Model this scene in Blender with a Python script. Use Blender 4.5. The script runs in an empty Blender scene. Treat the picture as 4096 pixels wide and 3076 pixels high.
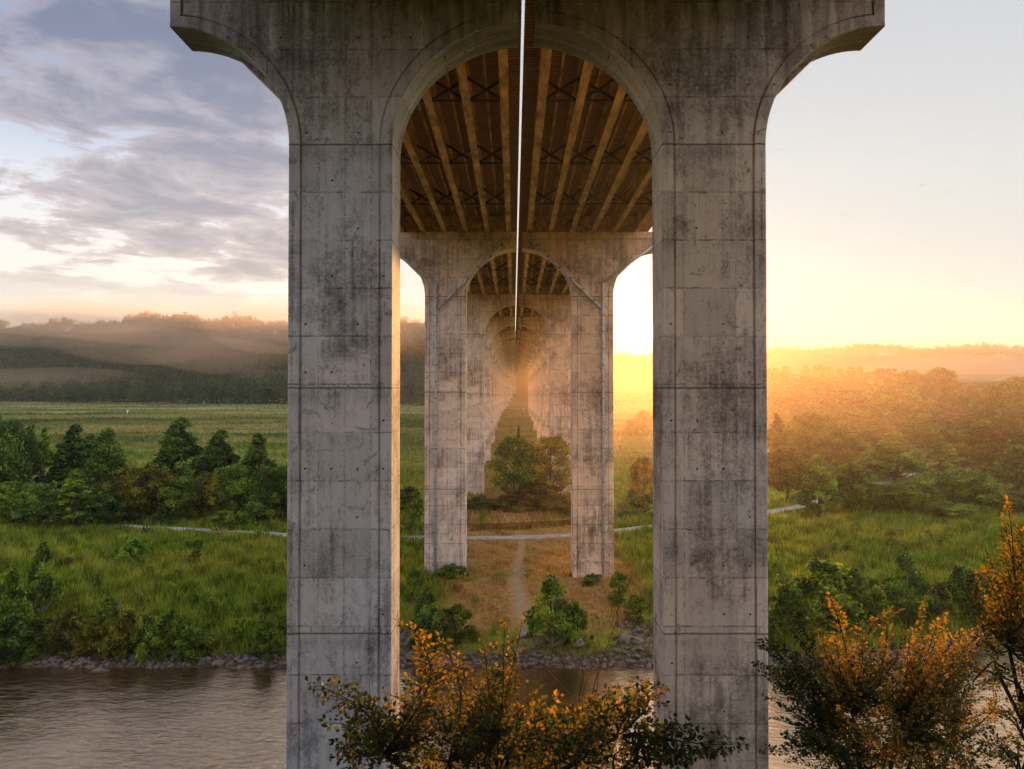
EXPO=1.5
SKY_K=.43
BACK_K=2.9
SUN_E=4.2
HAZE_D=.00009
import bpy, math, random
import numpy as np
from mathutils import Vector
R = np.random.default_rng(7)
random.seed(7)
SC = bpy.context.scene
COL = SC.collection
CX, CZ = -0.73, 29.0            # camera position (y = 0)
F = 3094.0                      # focal length in photo pixels
VX, VY = 2055.0, 1583.0         # level straight-ahead direction in photo pixels
K = 4096.0 / 2212.0

# ------------------------------------------------------------------ helpers
def tag(o, label=None, cat=None, group=None, kind=None):
    if label: o['label'] = label
    if cat: o['category'] = cat
    if group: o['group'] = group
    if kind: o['kind'] = kind
    return o

def empty(name, loc=(0, 0, 0), rz=0):
    o = bpy.data.objects.new(name, None)
    o.location = loc
    o.rotation_euler = (0, 0, rz)
    o.empty_display_size = 0.3
    COL.objects.link(o)
    return o

def link(name, me, mat=None, parent=None, loc=None):
    o = bpy.data.objects.new(name, me)
    if mat is not None:
        me.materials.append(mat)
    COL.objects.link(o)
    if parent is not None: o.parent = parent
    if loc is not None: o.location = loc
    return o

def np_mesh(name, V, Fc, k=4, tint=None, smooth=False):
    """V (n,3) verts, Fc (m,k) faces, tint per vertex."""
    me = bpy.data.meshes.new(name)
    V = np.ascontiguousarray(V, dtype=np.float32); Fc = np.ascontiguousarray(Fc, dtype=np.int32)
    n, m = len(V), len(Fc)
    me.vertices.add(n); me.vertices.foreach_set('co', V.ravel())
    me.loops.add(m * k); me.loops.foreach_set('vertex_index', Fc.ravel())
    me.polygons.add(m)
    me.polygons.foreach_set('loop_start', np.arange(0, m * k, k, dtype=np.int32))
    try: me.polygons.foreach_set('loop_total', np.full(m, k, dtype=np.int32))
    except Exception: pass
    if smooth: me.polygons.foreach_set('use_smooth', np.ones(m, dtype=bool))
    me.update(calc_edges=True)
    if tint is not None:
        a = me.attributes.new('tint', 'FLOAT', 'POINT')
        a.data.foreach_set('value', np.ascontiguousarray(tint, dtype=np.float32))
    return me

def quads(name, Q, tint=None):
    """Q (n,4,3) separate quads, tint (n,)."""
    n = len(Q)
    t = None if tint is None else np.repeat(tint, 4)
    return np_mesh(name, Q.reshape(-1, 3), np.arange(n * 4).reshape(n, 4), 4, t)

class MB:
    """plain polygon collector"""
    def __init__(s): s.v = []; s.f = []
    def poly(s, pts):
        b = len(s.v); s.v += [tuple(p) for p in pts]; s.f.append(tuple(range(b, b + len(pts))))
    def box(s, x0, x1, y0, y1, z0, z1):
        b = len(s.v)
        s.v += [(x0,y0,z0),(x1,y0,z0),(x1,y1,z0),(x0,y1,z0),(x0,y0,z1),(x1,y0,z1),(x1,y1,z1),(x0,y1,z1)]
        for f in ((0,3,2,1),(4,5,6,7),(0,1,5,4),(1,2,6,5),(2,3,7,6),(3,0,4,7)): s.f.append(tuple(b+i for i in f))
    def tube(s, pts, rad, n=8, cap=True):
        pts = [Vector(p) for p in pts]
        if not isinstance(rad, (list, tuple)): rad = [rad] * len(pts)
        b = len(s.v)
        ref = Vector((0.3, 0.2, 1)).normalized()
        for i, p in enumerate(pts):
            d = (pts[min(i+1, len(pts)-1)] - pts[max(i-1, 0)]).normalized()
            if abs(d.dot(ref)) > .95: ref = Vector((1, .1, .2)).normalized()
            u = d.cross(ref).normalized(); w = d.cross(u)
            for k in range(n):
                a = 2 * math.pi * k / n
                q = p + (u * math.cos(a) + w * math.sin(a)) * rad[i]
                s.v.append(tuple(q))
        for i in range(len(pts) - 1):
            for k in range(n):
                k2 = (k + 1) % n
                s.f.append((b+i*n+k, b+i*n+k2, b+(i+1)*n+k2, b+(i+1)*n+k))
        if cap:
            s.f.append(tuple(b + k for k in range(n))[::-1])
            s.f.append(tuple(b + (len(pts)-1)*n + k for k in range(n)))
    def build(s, name, mat, parent=None, smooth=False, loc=None):
        me = bpy.data.meshes.new(name)
        me.from_pydata(s.v, [], s.f); me.update()
        if smooth: me.polygons.foreach_set('use_smooth', [True]*len(me.polygons))
        return link(name, me, mat, parent, loc)

# ------------------------------------------------------------------ node helper
class NT:
    def __init__(s, name, vol=False):
        s.mat = bpy.data.materials.new(name); s.mat.use_nodes = True
        s.t = s.mat.node_tree; s.t.nodes.clear()
        s.out = s.t.nodes.new('ShaderNodeOutputMaterial')
    def n(s, typ, **kw):
        nd = s.t.nodes.new('ShaderNode' + typ)
        for k, v in kw.items(): setattr(nd, k, v)
        return nd
    def set(s, sock, v):
        if v is None: return
        if isinstance(v, bpy.types.NodeSocket): s.t.links.new(v, sock)
        elif isinstance(v, (tuple, list)) and len(v) == 3 and sock.type == 'RGBA': sock.default_value = (*v, 1)
        else: sock.default_value = v
    def m(s, op, a, b=None, c=None, clamp=False):
        nd = s.n('Math', operation=op, use_clamp=clamp)
        for i, v in enumerate((a, b, c)): s.set(nd.inputs[i], v)
        return nd.outputs[0]
    def mapr(s, v, a, b, c=0.0, d=1.0, smooth=False):
        nd = s.n('MapRange'); nd.clamp = True
        if smooth: nd.interpolation_type = 'SMOOTHSTEP'
        for i, q in enumerate((v, a, b, c, d)): s.set(nd.inputs[i], q)
        return nd.outputs[0]
    def noise(s, vec, scale, detail=4, rough=.55, dist=0.0, sc3=None):
        if sc3 is not None:
            mp = s.n('Mapping'); s.set(mp.inputs[0], vec); mp.inputs['Scale'].default_value = sc3; vec = mp.outputs[0]
        nd = s.n('TexNoise'); s.set(nd.inputs['Vector'], vec)
        nd.inputs['Scale'].default_value = scale; nd.inputs['Detail'].default_value = detail
        nd.inputs['Roughness'].default_value = rough; nd.inputs['Distortion'].default_value = dist
        return nd.outputs[0]
    def mix(s, f, a, b, typ='MIX'):
        nd = s.n('Mix', data_type='RGBA', blend_type=typ)
        s.set(nd.inputs[0], f); s.set(nd.inputs[6], a); s.set(nd.inputs[7], b)
        return nd.outputs[2]
    def ramp(s, f, stops):
        nd = s.n('ValToRGB'); s.set(nd.inputs[0], f)
        e = nd.color_ramp.elements
        while len(e) > 1: e.remove(e[-1])
        e[0].position = stops[0][0]; e[0].color = (*stops[0][1], 1)
        for p, c in stops[1:]:
            q = e.new(p); q.color = (*c, 1)
        return nd.outputs[0]
    def bump(s, h, strength=.5, dist=.05, normal=None):
        nd = s.n('Bump'); nd.inputs['Strength'].default_value = strength; nd.inputs['Distance'].default_value = dist
        s.set(nd.inputs['Height'], h)
        if normal is not None: s.set(nd.inputs['Normal'], normal)
        return nd.outputs[0]
    def bsdf(s, col, rough=.8, normal=None, spec=.3, metal=0.0):
        b = s.n('BsdfPrincipled')
        s.set(b.inputs['Base Color'], col); s.set(b.inputs['Roughness'], rough)
        b.inputs['Specular IOR Level'].default_value = spec; b.inputs['Metallic'].default_value = metal
        if normal is not None: s.set(b.inputs['Normal'], normal)
        return b.outputs[0]
    def done(s, sh, vol=False):
        s.t.links.new(sh, s.out.inputs['Volume' if vol else 'Surface']); return s.mat
    def pos(s): return s.n('NewGeometry').outputs['Position']
    def xyz(s, v):
        nd = s.n('SeparateXYZ'); s.set(nd.inputs[0], v); return nd.outputs
    def vec(s, x, y, z):
        nd = s.n('CombineXYZ')
        for i, q in enumerate((x, y, z)): s.set(nd.inputs[i], q)
        return nd.outputs[0]

# ------------------------------------------------------------------ terrain
BY = [-400, -120, -60, -20, 0, 25, 46, 52, 56, 77, 83, 86, 93, 100, 107, 135, 145, 160, 173, 222, 269, 315, 361, 408, 454, 500, 546, 2500]
BZ = [130, 70, 54, 26, 16, 8, 1.2, -.4, -1.6, -1.6, 0.0, 1.2, 2.4, 3.4, 4.1, 4.7, 4.9, 5.6, 7, 9.3, 12.5, 15, 17, 18, 19, 20.2, 21.5, 23]
def shore_shift(x): return np.clip(x - 28, 0, 70) ** 2 * .012
PATH = [(-190, 190), (-150, 172), (-100, 152), (-72.7, 143), (-39.5, 134.8), (-15, 132.6), (0, 132.8), (10, 135), (18.5, 139.2), (25.4, 143.3),
        (38, 150), (52, 157.5), (60.6, 163), (80, 180), (113, 213), (150, 240), (200, 262)]
PXs = np.array([p[0] for p in PATH]); PYs = np.array([p[1] for p in PATH])
def path_y(x): return np.interp(x, PXs, PYs)
HX = [-1500, -900, -540, -120, 0, 60, 150, 260, 450, 900, 1500]
HH = [130, 122, 104, 78, 62, 44, 52, 62, 72, 86, 90]
FX = [-1500, -540, 0, 60, 150, 260, 400, 1500]
FY = [1350, 860, 560, 620, 900, 1080, 1120, 1180]
def nz(x, y, s, seed=0):
    return (np.sin(x*s+seed)*np.cos(y*s*1.13+seed*2.1) + .5*np.sin(x*s*2.3+y*s*1.7+seed) + .3*np.cos(y*s*4.1-x*s*3.3+seed*3))/1.8
def terrain(x, y):
    x = np.asarray(x, float); y = np.asarray(y, float)
    sh = shore_shift(x) * np.clip((140 - y) / 40, 0, 1)
    z = np.interp(y - sh, BY, BZ)
    foot = np.interp(x, FX, FY); H = np.interp(x, HX, HH)
    t = np.clip((y - foot) / 330, 0, 1)
    H = H * (1 + .07 * np.sin(x * .011 + 1) + .045 * np.sin(x * .031) + .03 * np.sin(x * .083 + y * .02))
    z = z + H * t * t * (3 - 2 * t)
    # unevenness
    z = z + np.where(y > 165, .35 * nz(x, y, .06, 1) * np.clip((y-165)/80, 0, 1), 0) + 4 * nz(x, y, .012, 3) * t
    z = z + np.where((y > 88) & (y < 132), .18 * nz(x, y, .35, 5), 0)
    # canal behind the path
    c = path_y(x) + 15 + 1.2 * np.sin(x * .13)
    d = np.abs(y - c)
    w = np.clip((7.6 - d) / 3.0, 0, 1) * np.clip((100 - np.abs(x)) / 10, 0, 1)
    z = z * (1 - w) + 3.3 * w
    # bed for the path
    dp = np.abs(y - path_y(x))
    wp = np.clip((5 - dp) / 3, 0, 1)
    zp = np.interp(path_y(x), BY, BZ)
    z = z * (1 - wp) + zp * wp
    return z
def tz(x, y): return float(terrain(x, y))

def px_x(px, Y): return CX + (px * K - VX) / F * Y           # view px (2212 wide) -> world x at depth Y
def px_z(py, Y): return CZ - (py * K - VY) / F * Y
def ground_y(px, py):
    Y = 84.0
    for i in range(2000):
        if (CZ - tz(px_x(px, Y), Y)) / Y * F + VY < py * K: return Y
        Y += .5 if Y < 300 else 2
    return Y
# ------------------------------------------------------------------ camera, world, sun
cam = bpy.data.cameras.new('camera'); cam.sensor_width = 36; cam.lens = 36 * F / 4096
cam.clip_end = 6000; cam.clip_start = .1
co = bpy.data.objects.new('camera', cam); COL.objects.link(co)
co.location = (CX, 0, CZ); co.rotation_euler = (math.radians(90) + math.atan(45 / F), 0, math.atan(7 / F))
SC.camera = co
SUN_EL = math.radians(4.7); SUN_AZ = math.atan((2598 - VX) / F)      # azimuth from +Y towards +X
SC.view_settings.view_transform = 'Standard'; SC.view_settings.look = 'None'
SC.view_settings.exposure = EXPO; SC.view_settings.gamma = 1
w = bpy.data.worlds.new('World'); SC.world = w; w.use_nodes = True
class WT(NT):
    def __init__(s, tree): s.t = tree
W = WT(w.node_tree); w.node_tree.nodes.clear()
wo = W.n('OutputWorld')
sky = W.n('TexSky', sky_type='NISHITA'); sky.sun_disc = False
sky.sun_elevation = SUN_EL; sky.sun_rotation = SUN_AZ; sky.altitude = 200
sky.air_density = 1.0; sky.dust_density = .15; sky.ozone_density = 1.5
bg1 = W.n('Background'); W.set(bg1.inputs[0], sky.outputs[0]); bg1.inputs[1].default_value = .05
d = W.n('TexCoord').outputs['Generated']
x, y, z = W.xyz(d)
# high thin cloud: plane-projected noise, heavy to the left, thin veil near the sun
zc = W.m('MAXIMUM', z, 0.0)
den = W.m('ADD', zc, .16)
u = W.m('DIVIDE', x, den); v = W.m('DIVIDE', y, den)
# streaks run from upper left down to the right
uu = W.m('ADD', W.m('MULTIPLY', u, .80), W.m('MULTIPLY', v, .34))
vv = W.m('SUBTRACT', W.m('MULTIPLY', v, .94), W.m('MULTIPLY', u, .42))
pv = W.vec(uu, W.m('MULTIPLY', vv, 1.0), 3.3)
nA = W.noise(pv, 3.7, 10, .60, .35)
nB = W.noise(W.vec(u, v, 9.1), 1.0, 4, .5, .2)
nC = W.noise(pv, 10.0, 7, .6, .4)
dens = W.m('ADD', W.m('MULTIPLY', nA, .62), W.m('ADD', W.m('MULTIPLY', nB, .42), W.m('MULTIPLY', nC, .16)))
az = W.m('ARCTAN2', x, y)                                          # 0 ahead, negative left
leftw = W.mapr(az, .12, -.42, 0.0, 1.0, True)
behind = W.mapr(y, .3, -.5, 0.0, 1.0, True)
amt = W.m('MAXIMUM', leftw, W.m('MULTIPLY', behind, .7))
thr = W.m('SUBTRACT', .70, W.m('MULTIPLY', amt, .195))
cl = W.mapr(W.m('SUBTRACT', dens, thr), 0, .062, 0, 1, True)
cl = W.m('MULTIPLY', cl, W.mapr(z, .085, .16, 0.0, 1.0, True))
core = W.mapr(W.m('SUBTRACT', dens, thr), .03, .16, 0, 1, True)
# clear part between the clouds: blue overhead on the left, milky towards horizon and sun
elev = W.mapr(z, .02, .42, 0, 1)
clearL = W.ramp(elev, [(0, (.56, .42, .31)), (.25, (.74, .67, .60)), (.5, (.66, .66, .70)), (.78, (.27, .37, .54)), (1, (.16, .26, .44))])
clearR = W.ramp(elev, [(0, (.54, .50, .42)), (.25, (.49, .485, .465)), (.6, (.50, .51, .51)), (1, (.45, .47, .50))])
base = W.mix(W.mapr(az, .0, -.38, 0, 1, True), clearR, clearL)
cloudc = W.mix(core, W.mix(elev, (.50, .41, .38), (.31, .29, .36)), W.mix(elev, (.28, .245, .27), (.115, .13, .215)))
skyc = W.mix(W.m('MULTIPLY', cl, .9), base, cloudc)
# bright air round the low sun and the sun itself
sd = Vector((math.sin(SUN_AZ)*math.cos(SUN_EL), math.cos(SUN_AZ)*math.cos(SUN_EL), math.sin(SUN_EL)))
dp = W.n('VectorMath', operation='DOT_PRODUCT'); W.set(dp.inputs[0], d); dp.inputs[1].default_value = sd
cosn = W.m('MAXIMUM', dp.outputs['Value'], 0.0)
g1 = W.m('MULTIPLY', W.m('POWER', cosn, 60.0), .10)
g2 = W.m('MULTIPLY', W.m('POWER', cosn, 300.0), .9)
g3 = W.mapr(cosn, math.cos(math.radians(.9)), math.cos(math.radians(.5)), 0, 14, True)
aur = W.mix(1.0, (0, 0, 0), W.mix(1.0, W.vec(g1, W.m('MULTIPLY', g1, .80), W.m('MULTIPLY', g1, .45)), W.vec(g2, W.m('MULTIPLY', g2, .74), W.m('MULTIPLY', g2, .34)), 'ADD'), 'ADD')
aur = W.mix(1.0, aur, W.vec(g3, W.m('MULTIPLY', g3, .85), W.m('MULTIPLY', g3, .5)), 'ADD')
tot = W.mix(1.0, skyc, aur, 'ADD')
up = W.mapr(z, -.02, .01, .08, 1.0)
bg2 = W.n('Background'); W.set(bg2.inputs[0], tot); W.set(bg2.inputs[1], W.m('MULTIPLY', W.m('MULTIPLY', up, SKY_K * 1.39), W.mapr(y, .55, -.35, 1.0, BACK_K, True)))
warmb = W.mapr(y, .4, -.3, 0, .65, True)
W.set(bg2.inputs[0], W.mix(warmb, tot, W.mix(1.0, tot, (1.10, 1.0, .90), 'MULTIPLY')))
ad = W.n('MixShader'); ad.inputs[0].default_value = .72      # thin high overcast veils most of the clear sky
w.node_tree.links.new(bg1.outputs[0], ad.inputs[1]); w.node_tree.links.new(bg2.outputs[0], ad.inputs[2])
w.node_tree.links.new(ad.outputs[0], wo.inputs[0])
w.cycles.sampling_method = 'MANUAL'; w.cycles.sample_map_resolution = 1024
sl = bpy.data.lights.new('sun', 'SUN'); sl.energy = SUN_E; sl.angle = math.radians(.5); sl.color = (1, .49, .14)
so = bpy.data.objects.new('sun', sl); COL.objects.link(so)
so.rotation_euler = (-sd).to_track_quat('-Z', 'Y').to_euler(); so.location = (60, 200, 120)
c = SC.cycles
c.max_bounces = 6; c.diffuse_bounces = 4; c.glossy_bounces = 3; c.transmission_bounces = 3; c.volume_bounces = 1
c.transparent_max_bounces = 40; c.caustics_reflective = False; c.caustics_refractive = False
c.use_denoising = True; c.sample_clamp_indirect = 6; c.sample_clamp_direct = 0
c.use_adaptive_sampling = True; c.adaptive_threshold = .02

# ------------------------------------------------------------------ materials
def concrete(name, dark, mid, light, streak=1.0, lines=1.0):
    M = NT(name); p = M.pos(); X, Y, Z = M.xyz(p)
    ny = M.xyz(M.n('NewGeometry').outputs['True Normal'])[1]
    fr = M.m('GREATER_THAN', M.m('ABSOLUTE', ny), .5)
    u = M.m('ADD', M.m('MULTIPLY', X, fr), M.m('MULTIPLY', M.m('ADD', Y, 3.7), M.m('SUBTRACT', 1.0, fr)))
    uz = M.vec(u, 0.0, Z)
    big = M.noise(uz, .16, 5, .6, .3)
    med = M.noise(uz, .8, 8, .66, .4)
    st = M.noise(M.vec(M.m('MULTIPLY', u, 2.4), 0.0, M.m('MULTIPLY', Z, .13)), 1.0, 6, .62)
    fine = M.noise(p, 7.0, 5, .65)
    val = M.m('ADD', M.m('MULTIPLY', big, .62), M.m('ADD', M.m('MULTIPLY', med, .30), M.m('ADD', M.m('MULTIPLY', st, .40*streak), M.m('MULTIPLY', fine, .30))))
    col = M.ramp(M.mapr(val, .62, .88), [(0, dark), (.42, mid), (.75, light), (1, tuple(c*1.15 for c in light))])
    warm = M.mapr(M.noise(uz, .07, 3), .42, .60)
    col = M.mix(M.m('MULTIPLY', warm, .55), col, M.mix(1.0, col, (1.12, .95, .78), 'MULTIPLY'))
    # form-board joints, panel-wise tone, construction joints and tie holes
    zr = M.m('SUBTRACT', Z, 29.0 + 13.72)
    wob = M.m('MULTIPLY', M.m('SUBTRACT', M.noise(uz, 2.0, 2), .5), .10)
    def line(c, per, wd, off=0.0):
        f = M.m('FRACT', M.m('DIVIDE', M.m('ADD', M.m('ADD', c, wob), off), per))
        dd = M.m('MULTIPLY', M.m('MINIMUM', f, M.m('SUBTRACT', 1.0, f)), per)
        return M.mapr(dd, 0.0, wd, 1.0, 0.0)
    brk = M.mapr(M.noise(uz, 1.1, 5, .7), .42, .60)
    dots = M.mapr(M.noise(M.vec(u, 0.0, M.m('MULTIPLY', Z, 5.0)), 1.0, 4, .8), .44, .58)
    l1 = M.m('MULTIPLY', line(zr, 2.62, .07), brk)
    l2 = M.m('MULTIPLY', line(u, 1.42, .055), M.m('MULTIPLY', dots, M.mapr(M.noise(uz, .35, 2), .40, .55)))
    l3 = line(zr, 13.3, .085)
    l4 = line(zr, 13.3, .55, .45)
    stain = M.m('MULTIPLY', M.mapr(M.noise(M.vec(M.m('MULTIPLY', u, 3.0), 0.0, M.m('MULTIPLY', Z, .5)), 1.0, 5, .6), .35, .62), M.m('MULTIPLY', l4, .35))
    fx = M.m('SUBTRACT', M.m('FRACT', M.m('DIVIDE', u, 1.42)), .5); fz = M.m('SUBTRACT', M.m('FRACT', M.m('DIVIDE', zr, 2.62)), .25)
    hd = M.m('SQRT', M.m('ADD', M.m('POWER', M.m('MULTIPLY', fx, 1.42), 2.0), M.m('POWER', M.m('MULTIPLY', fz, 2.62), 2.0)))
    hole = M.m('MULTIPLY', M.mapr(hd, .04, .075, 1, 0), M.mapr(M.noise(uz, .5, 1), .48, .52))
    vz = M.n('TexVoronoi'); M.set(vz.inputs['Vector'], uz); vz.inputs['Scale'].default_value = 1.9
    pit = M.m('MULTIPLY', M.mapr(vz.outputs['Distance'], .04, .10, 1, 0), .8)
    cell = M.n('TexWhiteNoise', noise_dimensions='2D')
    cx_ = M.m('FLOOR', M.m('DIVIDE', u, 2.84)); cz_ = M.m('FLOOR', M.m('DIVIDE', zr, 2.62))
    M.set(cell.inputs['Vector'], M.vec(cx_, cz_, 0.0))
    tone = M.mapr(cell.outputs['Value'], 0, 1, .84, 1.12)
    col = M.mix(1.0, col, M.vec(tone, tone, tone), 'MULTIPLY')
    mask = M.m('MAXIMUM', M.m('MULTIPLY', M.m('MAXIMUM', l1, l2), .85*lines), M.m('MAXIMUM', M.m('MULTIPLY', l3, .85), M.m('MAXIMUM', stain, M.m('MAXIMUM', hole, pit))))
    fj = M.m('FRACT', M.m('DIVIDE', zr, 2.62))
    drip = M.m('MULTIPLY', M.mapr(fj, .25, 1.0, 0, 1), M.mapr(M.noise(M.vec(M.m('MULTIPLY', u, 5.5), 0.0, M.m('MULTIPLY', Z, .35)), 1.0, 4, .6), .56, .70))
    # dark weathering in runs and blotches
    blot = M.m('MULTIPLY', M.mapr(M.noise(uz, .9, 9, .80, .8), .545, .63), M.mapr(st, .35, .6))
    mask = M.m('MAXIMUM', mask, M.m('MAXIMUM', M.m('MULTIPLY', blot, .72), M.m('MULTIPLY', drip, .66)), clamp=True)
    col = M.mix(mask, col, tuple(c*.22 for c in dark))
    far_light = M.mapr(Y, 60, 95, 0, 1)  # warm bounced light painted into the concrete of the piers further back
    col = M.mix(far_light, col, M.mix(1.0, col, (1.42, 1.20, 1.0), 'MULTIPLY'))
    # run-off grime plus painted vignette shade on the cap, above the springing
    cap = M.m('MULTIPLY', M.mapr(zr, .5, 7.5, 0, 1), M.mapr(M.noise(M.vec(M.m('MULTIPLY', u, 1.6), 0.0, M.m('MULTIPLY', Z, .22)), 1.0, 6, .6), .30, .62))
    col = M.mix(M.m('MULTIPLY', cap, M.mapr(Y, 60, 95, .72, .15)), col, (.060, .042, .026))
    h = M.m('SUBTRACT', M.m('MULTIPLY', M.m('ADD', fine, med), .5), M.m('MULTIPLY', mask, .6))
    return M.done(M.bsdf(col, .85, M.bump(h, .5, .05), .25))
MAT = {}
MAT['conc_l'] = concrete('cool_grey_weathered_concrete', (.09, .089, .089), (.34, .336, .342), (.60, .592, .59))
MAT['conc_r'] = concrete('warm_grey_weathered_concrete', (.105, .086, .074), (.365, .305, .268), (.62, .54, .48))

def simple(name, col, rough=.7, nscale=3, amt=.25, metal=0.0, spec=.3, sc3=None):
    M = NT(name); p = M.pos()
    n = M.noise(p, nscale, 5, .6, 0, sc3)
    c = M.mix(M.mapr(n, .3, .7), tuple(q*(1-amt) for q in col), tuple(min(1, q*(1+amt)) for q in col))
    return M.done(M.bsdf(c, rough, M.bump(n, .2, .02), spec, metal))
MAT['girder'] = simple('tan_painted_steel', (.64, .37, .14), .6, 1.4, .62, 0, .3, (1, .25, 1))
MAT['brace'] = simple('dark_brown_steel', (.035, .024, .018), .7)
MAT['pipe'] = simple('pale_galvanised_pipe', (.60, .63, .68), .55, 2.0, .25)
MAT['band'] = simple('rusty_pipe_band', (.24, .21, .19), .7)
def deck_mat():
    M = NT('corrugated_deck_underside'); p = M.pos(); X, Y, Z = M.xyz(p)
    wv = M.m('SINE', M.m('MULTIPLY', Y, 14.0))
    n = M.noise(M.vec(M.m('MULTIPLY', X, .5), M.m('MULTIPLY', Y, 2.2), 0.0), 1.0, 6, .65)
    c = M.mix(M.mapr(n, .35, .65), (.28, .15, .065), (.50, .30, .15))
    c = M.mix(M.mapr(wv, -.2, .6, 0, .6), c, (.10, .052, .028))
    return M.done(M.bsdf(c, .8, M.bump(wv, .5, .05), .2))
MAT['deck'] = deck_mat()

def leafmat(name, a, b, c_, trans=.35, objvar=.25, dead=None):
    M = NT(name)
    at = M.n('Attribute', attribute_name='tint', attribute_type='GEOMETRY')
    oi = M.n('ObjectInfo').outputs['Random']
    f = M.m('ADD', M.m('MULTIPLY', at.outputs['Fac'], 1.0), M.m('MULTIPLY', M.m('SUBTRACT', oi, .5), objvar))
    col = M.ramp(f, [(0.05, a), (.5, b), (.95, c_)])
    d1 = M.bsdf(col, .6, None, .25)
    tr = M.n('BsdfTranslucent'); M.set(tr.inputs[0], M.mix(1.0, col, (1.5, 1.35, .7), 'MULTIPLY'))
    ms = M.n('MixShader'); ms.inputs[0].default_value = trans
    M.t.links.new(d1, ms.inputs[1]); M.t.links.new(tr.outputs[0], ms.inputs[2])
    return M.done(ms.outputs[0])
MAT['leaf_dark'] = leafmat('dark_green_leaves', (.012, .030, .008), (.045, .10, .016), (.21, .33, .04))
MAT['leaf_mid'] = leafmat('mid_green_leaves', (.018, .040, .006), (.085, .155, .016), (.34, .46, .04))
MAT['leaf_bright'] = leafmat('fresh_green_leaves', (.018, .045, .008), (.11, .21, .022), (.40, .56, .07))
MAT['leaf_olive'] = leafmat('olive_green_leaves', (.028, .036, .006), (.14, .14, .016), (.46, .42, .04))
MAT['leaf_far'] = leafmat('hill_wood_leaves', (.014, .024, .008), (.040, .056, .014), (.11, .115, .026), .2)
MAT['leaf_rust'] = leafmat('rust_brown_leaves', (.030, .024, .008), (.15, .095, .020), (.38, .25, .045))
MAT['leaf_orange'] = leafmat('orange_and_green_elm_leaves', (.014, .030, .008), (.12, .115, .014), (.42, .235, .048), .50, 0)
MAT['leaf_elm_green'] = leafmat('dark_elm_leaves', (.015, .030, .012), (.035, .060, .016), (.10, .13, .025), .3, 0)
MAT['bark'] = simple('grey_brown_bark', (.095, .075, .055), .9, 4, .4, 0, .2, (1, 1, .3))
MAT['bark_dark'] = simple('dark_bark', (.030, .024, .018), .9, 6, .4)
MAT['bark_pale'] = simple('pale_bark', (.36, .32, .26), .9, 3, .3)
MAT['twig'] = simple('reddish_bare_twig', (.16, .05, .025), .8, 6, .3)
MAT['stone'] = simple('brown_grey_stone', (.19, .155, .125), .9, 2.5, .35)
MAT['stone_pale'] = simple('pale_stone', (.42, .38, .34), .9, 2.5, .25)
MAT['white'] = simple('white_painted_wood', (.75, .75, .72), .6, 3, .08)
MAT['pathm'] = simple('pale_crushed_limestone', (.42, .385, .35), .95, 1.0, .28)
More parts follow.
